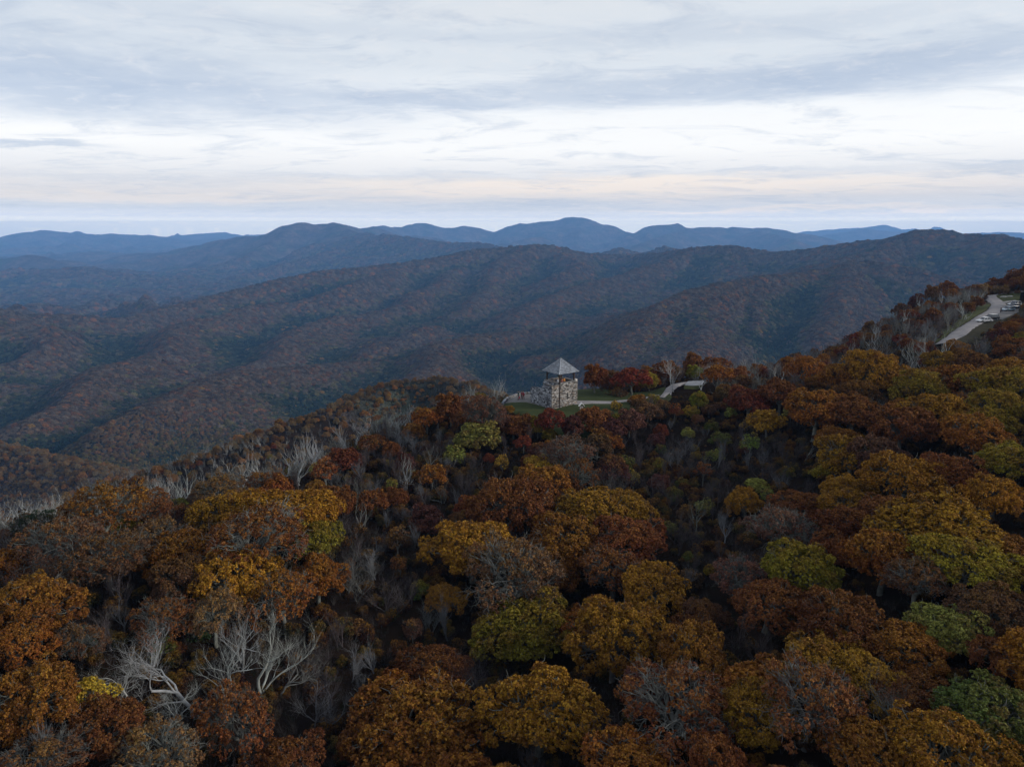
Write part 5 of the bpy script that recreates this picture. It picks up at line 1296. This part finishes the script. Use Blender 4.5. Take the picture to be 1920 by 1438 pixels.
def fill():
    s = 2.6
    n = int(460 * 430 / (s * s))
    x = rng.uniform(-230, 300, int(n * 1.6)); y = rng.uniform(10, 400, int(n * 1.6))
    R = np.hypot(x, y); ok = (R < 395) & (R > 20) & (np.abs(np.arctan2(x, y)) < rad(56))
    x, y = x[ok], y[ok]; z = H(x, y); R = np.hypot(x, y)
    px, py, f = project(x, y, z + 1.5)
    ok = visible(x, y, z, 9) & (px > -1100) & (px < 3000) & (py < 2300)
    x, y, z, R, px, py, f = [a[ok] for a in (x, y, z, R, px, py, f)]
    clear = np.zeros(len(x), bool)
    for c in CLEAR: clear |= inpoly(px, py, c)
    holl = np.zeros(len(x), bool)
    for c in HOLLOW: holl |= inpoly(px, py, c)
    belt = inpoly(px, py, BELT); lefts = inpoly(px, py, LEFTS); slp = inpoly(px, py, SLOPE)
    order = rng.permutation(len(x))
    TX = [t['x'] for t in TREES]; TY = [t['y'] for t in TREES]; TR = [t['R'] for t in TREES]
    TX = np.array(TX + [0.0] * 5000); TY = np.array(TY + [0.0] * 5000); TR = np.array(TR + [0.0] * 5000); m = len(TREES)
    out = []
    for i in order:
        if clear[i] or m > 4990: continue
        u = rng.uniform(); v = rng.uniform()
        if belt[i]:
            kind, col, bark, r = ('snag', 'grey', rng.choice(['grey', 'white', 'mauve']), rng.uniform(4.5, 7)) if u < .42 else ('twiggy', 'grey', rng.choice(['mauve', 'blue', 'grey']), rng.uniform(4.5, 6.5)) if u < .72 else ('small', rng.choice(['rust', 'red', 'brown', 'orange']), 'dark', rng.uniform(1.6, 2.6))
        elif lefts[i]:
            kind, col, bark, r = ('snag', 'grey', rng.choice(['grey', 'white', 'white']), rng.uniform(4.8, 8)) if u < .48 else ('twiggy', 'grey', rng.choice(['mauve', 'grey']), rng.uniform(4, 7)) if u < .68 else ('small', rng.choice(['rust', 'brown', 'brown', 'tan', 'maroon', 'olive']), 'dark', rng.uniform(1.2, 2.2))
        elif holl[i]:
            if u < .38: continue
            kind, col, bark, r = ('twiggy', 'grey', rng.choice(['mauve', 'mauve', 'blue']), rng.uniform(3.5, 6)) if u < .80 else ('snag', 'grey', 'grey', rng.uniform(4, 6)) if u < .83 else ('shrub', rng.choice(['maroon', 'brown', 'olive', 'brown', 'green']), 'dark', rng.uniform(.7, 1.4)) if u < .95 else ('sapling', rng.choice(['rust', 'lime', 'brown']), 'grey', rng.uniform(.9, 1.5))
        elif slp[i]:
            kind, col, bark, r = ('oak', rng.choice(['gold', 'gold', 'gold', 'orange', 'rust', 'olive', 'orange', 'rust']), 'grey', rng.uniform(2.9, 4.4)) if u < .88 else ('thin', rng.choice(['rust', 'pink']), 'grey', rng.uniform(3, 4.2)) if u < .95 else ('twiggy', 'grey', 'grey', rng.uniform(5, 7))
        else:
            kind, col, bark, r = ('oak', rng.choice(['orange', 'rust', 'brown', 'gold']), 'grey', rng.uniform(2.4, 3.8)) if u < .42 else ('thin', rng.choice(['brown', 'rust', 'tan']), 'grey', rng.uniform(2.8, 4)) if u < .72 else ('small', rng.choice(['rust', 'maroon', 'orange']), 'grey', rng.uniform(1.8, 2.6)) if u < .86 else ('twiggy', 'grey', 'mauve', rng.uniform(4.5, 7))
            if 1040 < px[i] < 1500 and py[i] < 800 and kind in ('oak', 'thin', 'small'): kind, r, col = 'small', rng.uniform(1.2, 2.2), rng.choice(['rust', 'brown', 'orange', 'brown', 'tan', 'olive'])
            if 700 < px[i] < 1200 and py[i] < 880 and kind in ('oak', 'thin'): kind, r = 'small', rng.uniform(1.5, 2.6)
        cr = r if kind in ('oak', 'thin', 'small', 'shrub', 'sapling') else r * .22
        # keep the lines of sight to the clearings open
        if (1000 < px[i] < 1350 and 770 < py[i] < 815) or (930 < px[i] < 1010 and 765 < py[i] < 790): r = min(r, 1.2 if cr == r else 2.5); 
        if (900 < px[i] < 1400 or px[i] > 1680) and blocks(x[i], y[i], z[i], cr, r * 1.35 if cr == r else r * (.9 if kind == 'twiggy' else .5)): continue
        d = np.hypot(TX[:m] - x[i], TY[:m] - y[i])
        if (d < (TR[:m] + cr) * .80).any(): continue
        TX[m], TY[m], TR[m] = x[i], y[i], cr; m += 1
        inside = -60 < px[i] < 1980 and py[i] < 1640
        out.append((r / f[i] * (1 if cr == r else .45) * (1 if inside else .01), kind, x[i], y[i], r, str(col), str(bark)))
    out.sort(key=lambda t: -t[0])
    return out
FILL = fill()
N_OBJ = 300
room = max(0, N_OBJ - len(TREES))
for _, kind, x, y, r, col, bark in FILL[:room]: plant(kind, x, y, r, col, bark)
print('trees', len(TREES), 'fill', len(FILL))

# trees past the first three hundred, and the undergrowth
def scatter_trees(lst):
    by = {}
    for i, (_, kind, x, y, r, col, bark) in enumerate(lst):
        pk = KIND[kind][2]; v = i % len(PR[pk]); by.setdefault((pk, v), []).append((x, y, r, col, bark))
    for (pk, v), L in by.items():
        pr = PR[pk][v]; leafy = pr['crown'] is not None
        a = np.array([(x, y, r) for x, y, r, _, _ in L]); z = H(a[:, 0], a[:, 1])
        s = a[:, 2] / (pr['R'] if leafy else pr['H']); n = len(a)
        rot = np.c_[np.zeros(n), np.zeros(n), rng.uniform(0, 6.28, n)]
        pos = np.c_[a[:, :2], z]
        bt = np.array([(*[c * k for c in BARK[b]], 1) for (*_, b), k in zip(L, rng.uniform(.8, 1.2, n))])
        lt = np.array([(*[c * random.uniform(.85, 1.25) for c in COL.get(c_, COL['rust'])], 1) for _, _, _, c_, _ in L])
        for part in ('limbs', 'trunk') + (('crown',) if leafy else ()):
            me = swap(pr[part], None, M_leaf_i if part == 'crown' else M_bark_i)
            scatter('ridge_wood', proto_obj('wood_' + part, me), pos, np.c_[s, s, s], rot, lt if part == 'crown' else bt, kind='stuff',
                    label='smaller trees of the ridge wood, rust, brown and leafless, filling in between the big crowns')
scatter_trees(FILL[room:])
def undergrowth():
    s = 1.55; n = int(430 * 380 / s / s)
    x = rng.uniform(-170, 240, n); y = rng.uniform(10, 320, n); R = np.hypot(x, y)
    ok = (R > 16) & (R < 320) & (np.abs(np.arctan2(x, y)) < rad(54)); x, y = x[ok], y[ok]
    z = H(x, y); px, py, f = project(x, y, z + .5)
    ok = visible(x, y, z, 4)
    for c in CLEAR: ok &= ~inpoly(px, py, c)
    x, y, z, px, py = x[ok], y[ok], z[ok], px[ok], py[ok]; n = len(x); print('undergrowth', n)
    pick = rng.uniform(0, 1, n); dens = fbm(x / 25, y / 25, 3)
    mats = [('thicket', 0, pick < .34), ('thicket', 1, (pick >= .34) & (pick < .64)), ('shrub', 2, (pick >= .64) & (pick < .82)), ('shrub', 1, (pick >= .82) & (pick < .96))]
    for pk, v, m in mats:
        pr = PR[pk][v]; k = int(m.sum())
        sc = rng.uniform(.5, 1.0, k) * (1 + .35 * dens[m]) * (.62 if pk == 'shrub' else .8)
        nearp = (px[m] > 940) & (px[m] < 1350) & (py[m] < 850) & (py[m] > 690); sc = np.where(nearp, sc * .5, sc)
        rot = np.c_[np.zeros(k), np.zeros(k), rng.uniform(0, 6.28, k)]; pos = np.c_[x[m], y[m], z[m]]
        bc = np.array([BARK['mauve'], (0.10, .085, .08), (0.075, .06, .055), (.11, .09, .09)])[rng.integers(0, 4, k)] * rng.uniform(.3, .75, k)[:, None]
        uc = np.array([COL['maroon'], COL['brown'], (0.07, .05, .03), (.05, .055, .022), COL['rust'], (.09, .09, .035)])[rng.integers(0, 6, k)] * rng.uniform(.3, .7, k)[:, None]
        for part in ('limbs',) + (('crown',) if pr['crown'] else ('trunk',)):
            me = swap(pr[part], None, M_leaf_i if part == 'crown' else M_bark_i)
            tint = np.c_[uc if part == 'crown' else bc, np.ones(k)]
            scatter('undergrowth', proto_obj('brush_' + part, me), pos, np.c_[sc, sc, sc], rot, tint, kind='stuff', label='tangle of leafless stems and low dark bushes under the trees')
undergrowth()

# ------------------------------------------------------------------ labels for the trees: look, then landmark, then order within it
ZONES = [
 ('below the gravel road', lambda x, y: x > 1740 and y < 780),
 ('in the leafless belt below the crest', lambda x, y: 1340 < x <= 1740 and y < 672 + (1740 - x) * .03),
 ('behind the lawn and parking pad', lambda x, y: 1080 < x <= 1400 and y < 735),
 ('at the head of the gold slope', lambda x, y: 1400 < x <= 1740 and y < 780),
 ('in the brushy hollow right of the tower', lambda x, y: 1130 < x <= 1560 and y < 900),
 ('halfway up the gold slope', lambda x, y: 1560 < x <= 1750 and y < 930),
 ('at the outer edge of the gold slope', lambda x, y: x > 1750 and y < 930),
 ('just below the foot of the tower', lambda x, y: 940 < x <= 1130 and y < 830),
 ('on the shoulder left of the tower terrace', lambda x, y: 740 < x <= 940 and y < 850),
 ('along the bleached row above the valley', lambda x, y: 420 < x <= 740 and y < 910),
 ('at the low end of the bleached row', lambda x, y: x <= 420 and y < 930),
 ('in the dark gully below the terrace', lambda x, y: 640 < x <= 860 and y < 1100),
 ('on the knob below the tower', lambda x, y: 860 < x <= 1130 and y < 980),
 ('at the mouth of the brushy hollow', lambda x, y: 1130 < x <= 1400 and y < 1120),
 ('on the lower gold slope', lambda x, y: 1400 < x <= 1660 and y < 1120),
 ('low on the right edge of the slope', lambda x, y: x > 1660 and y < 1120),
 ('in the golden clump left of the gully', lambda x, y: 300 < x <= 640 and y < 1130),
 ('in the thinning wood at the far left', lambda x, y: x <= 300 and y < 1130),
 ('in the middle of the lower canopy', lambda x, y: 860 < x <= 1280 and y < 1270),
 ('in the lower right canopy', lambda x, y: 1280 < x <= 1640 and y < 1290),
 ('far to the lower right', lambda x, y: x > 1640 and y < 1290),
 ('round the big white dead trees', lambda x, y: 220 < x <= 640 and y < 1310),
 ('left of the big white dead trees', lambda x, y: x <= 220 and y < 1310),
 ('down in the dark gully', lambda x, y: 560 < x <= 860 and y < 1270),
 ('along the bottom left of the photo', lambda x, y: x <= 560),
 ('along the bottom middle of the photo', lambda x, y: x <= 1250),
 ('along the bottom right of the photo', lambda x, y: True),
]
ORD = 'first second third fourth fifth sixth seventh eighth ninth tenth eleventh twelfth thirteenth fourteenth fifteenth sixteenth seventeenth eighteenth nineteenth twentieth'.split()
BW = {'white': 'white', 'grey': 'grey', 'mauve': 'purplish grey', 'blue': 'bluish grey', 'dark': 'dark'}
def label_trees():
    groups = {}
    for t in TREES:
        px, py, f = project(t['x'], t['y'], t['z']); t['px'], t['py'] = float(px), float(py)
        zone = next(z for z, fn in ZONES if fn(px, py)); w_ = 2 * t['R'] * F / f
        c = WORD[t['col']] if t['col'] != 'grey' else BW[t['bark']]
        groups.setdefault((zone, c, t['word']), []).append(t)
    GN = {'oak': 'full crowned oaks of the ridge', 'thin': 'thinning oaks of the ridge', 'small': 'small round trees on the ridge', 'shrub': 'shrubs of the ridge', 'sapling': 'slender saplings',
          'dead': 'crooked dead trees', 'snag': 'bleached bare trees', 'twiggy': 'leafless twiggy trees', 'spruce': 'spruces on the skyline'}
    for (zone, c, word), L in groups.items():
        L.sort(key=lambda t: t['px'])
        for i, t in enumerate(L):
            if len(L) == 1: s = f'{c} {word} {zone}'
            else: s = f'{ORD[i] if i < 20 else "later"} {c} {word} from left {zone}'
            wd = s.split()
            if len(wd) > 16: print('LONG', s)
            t['o']['label'] = ' '.join(wd[:16]); t['o']['group'] = GN[t['kind']]
label_trees()





# ------------------------------------------------------------------ haze
def haze():
    zb = float(gz.min()) - 1.5
    zt = max(float(gz.max()) + 4, CAM[2] + 10)
    mb = MB(); mb.box((0, 11500, (zb + zt) / 2), (48000, 24600, zt - zb))
    m = bpy.data.materials.new('blue_haze'); m.use_nodes = True
    t = NT(m.node_tree); t.n.clear()
    v = t.new('ShaderNodeVolumePrincipled'); v.inputs['Color'].default_value = HAZE_COL
    v.inputs['Density'].default_value = HAZE_DENS; v.inputs['Anisotropy'].default_value = 0.0
    o = t.new('ShaderNodeOutputMaterial'); t.l.new(v.outputs[0], o.inputs['Volume'])
    mb.build('haze', m, kind='stuff', label='thin blue evening haze filling the air between the ranges')
HAZE_COL = (0.26, 0.54, 1.0, 1); HAZE_DENS = 6.0e-5
haze()
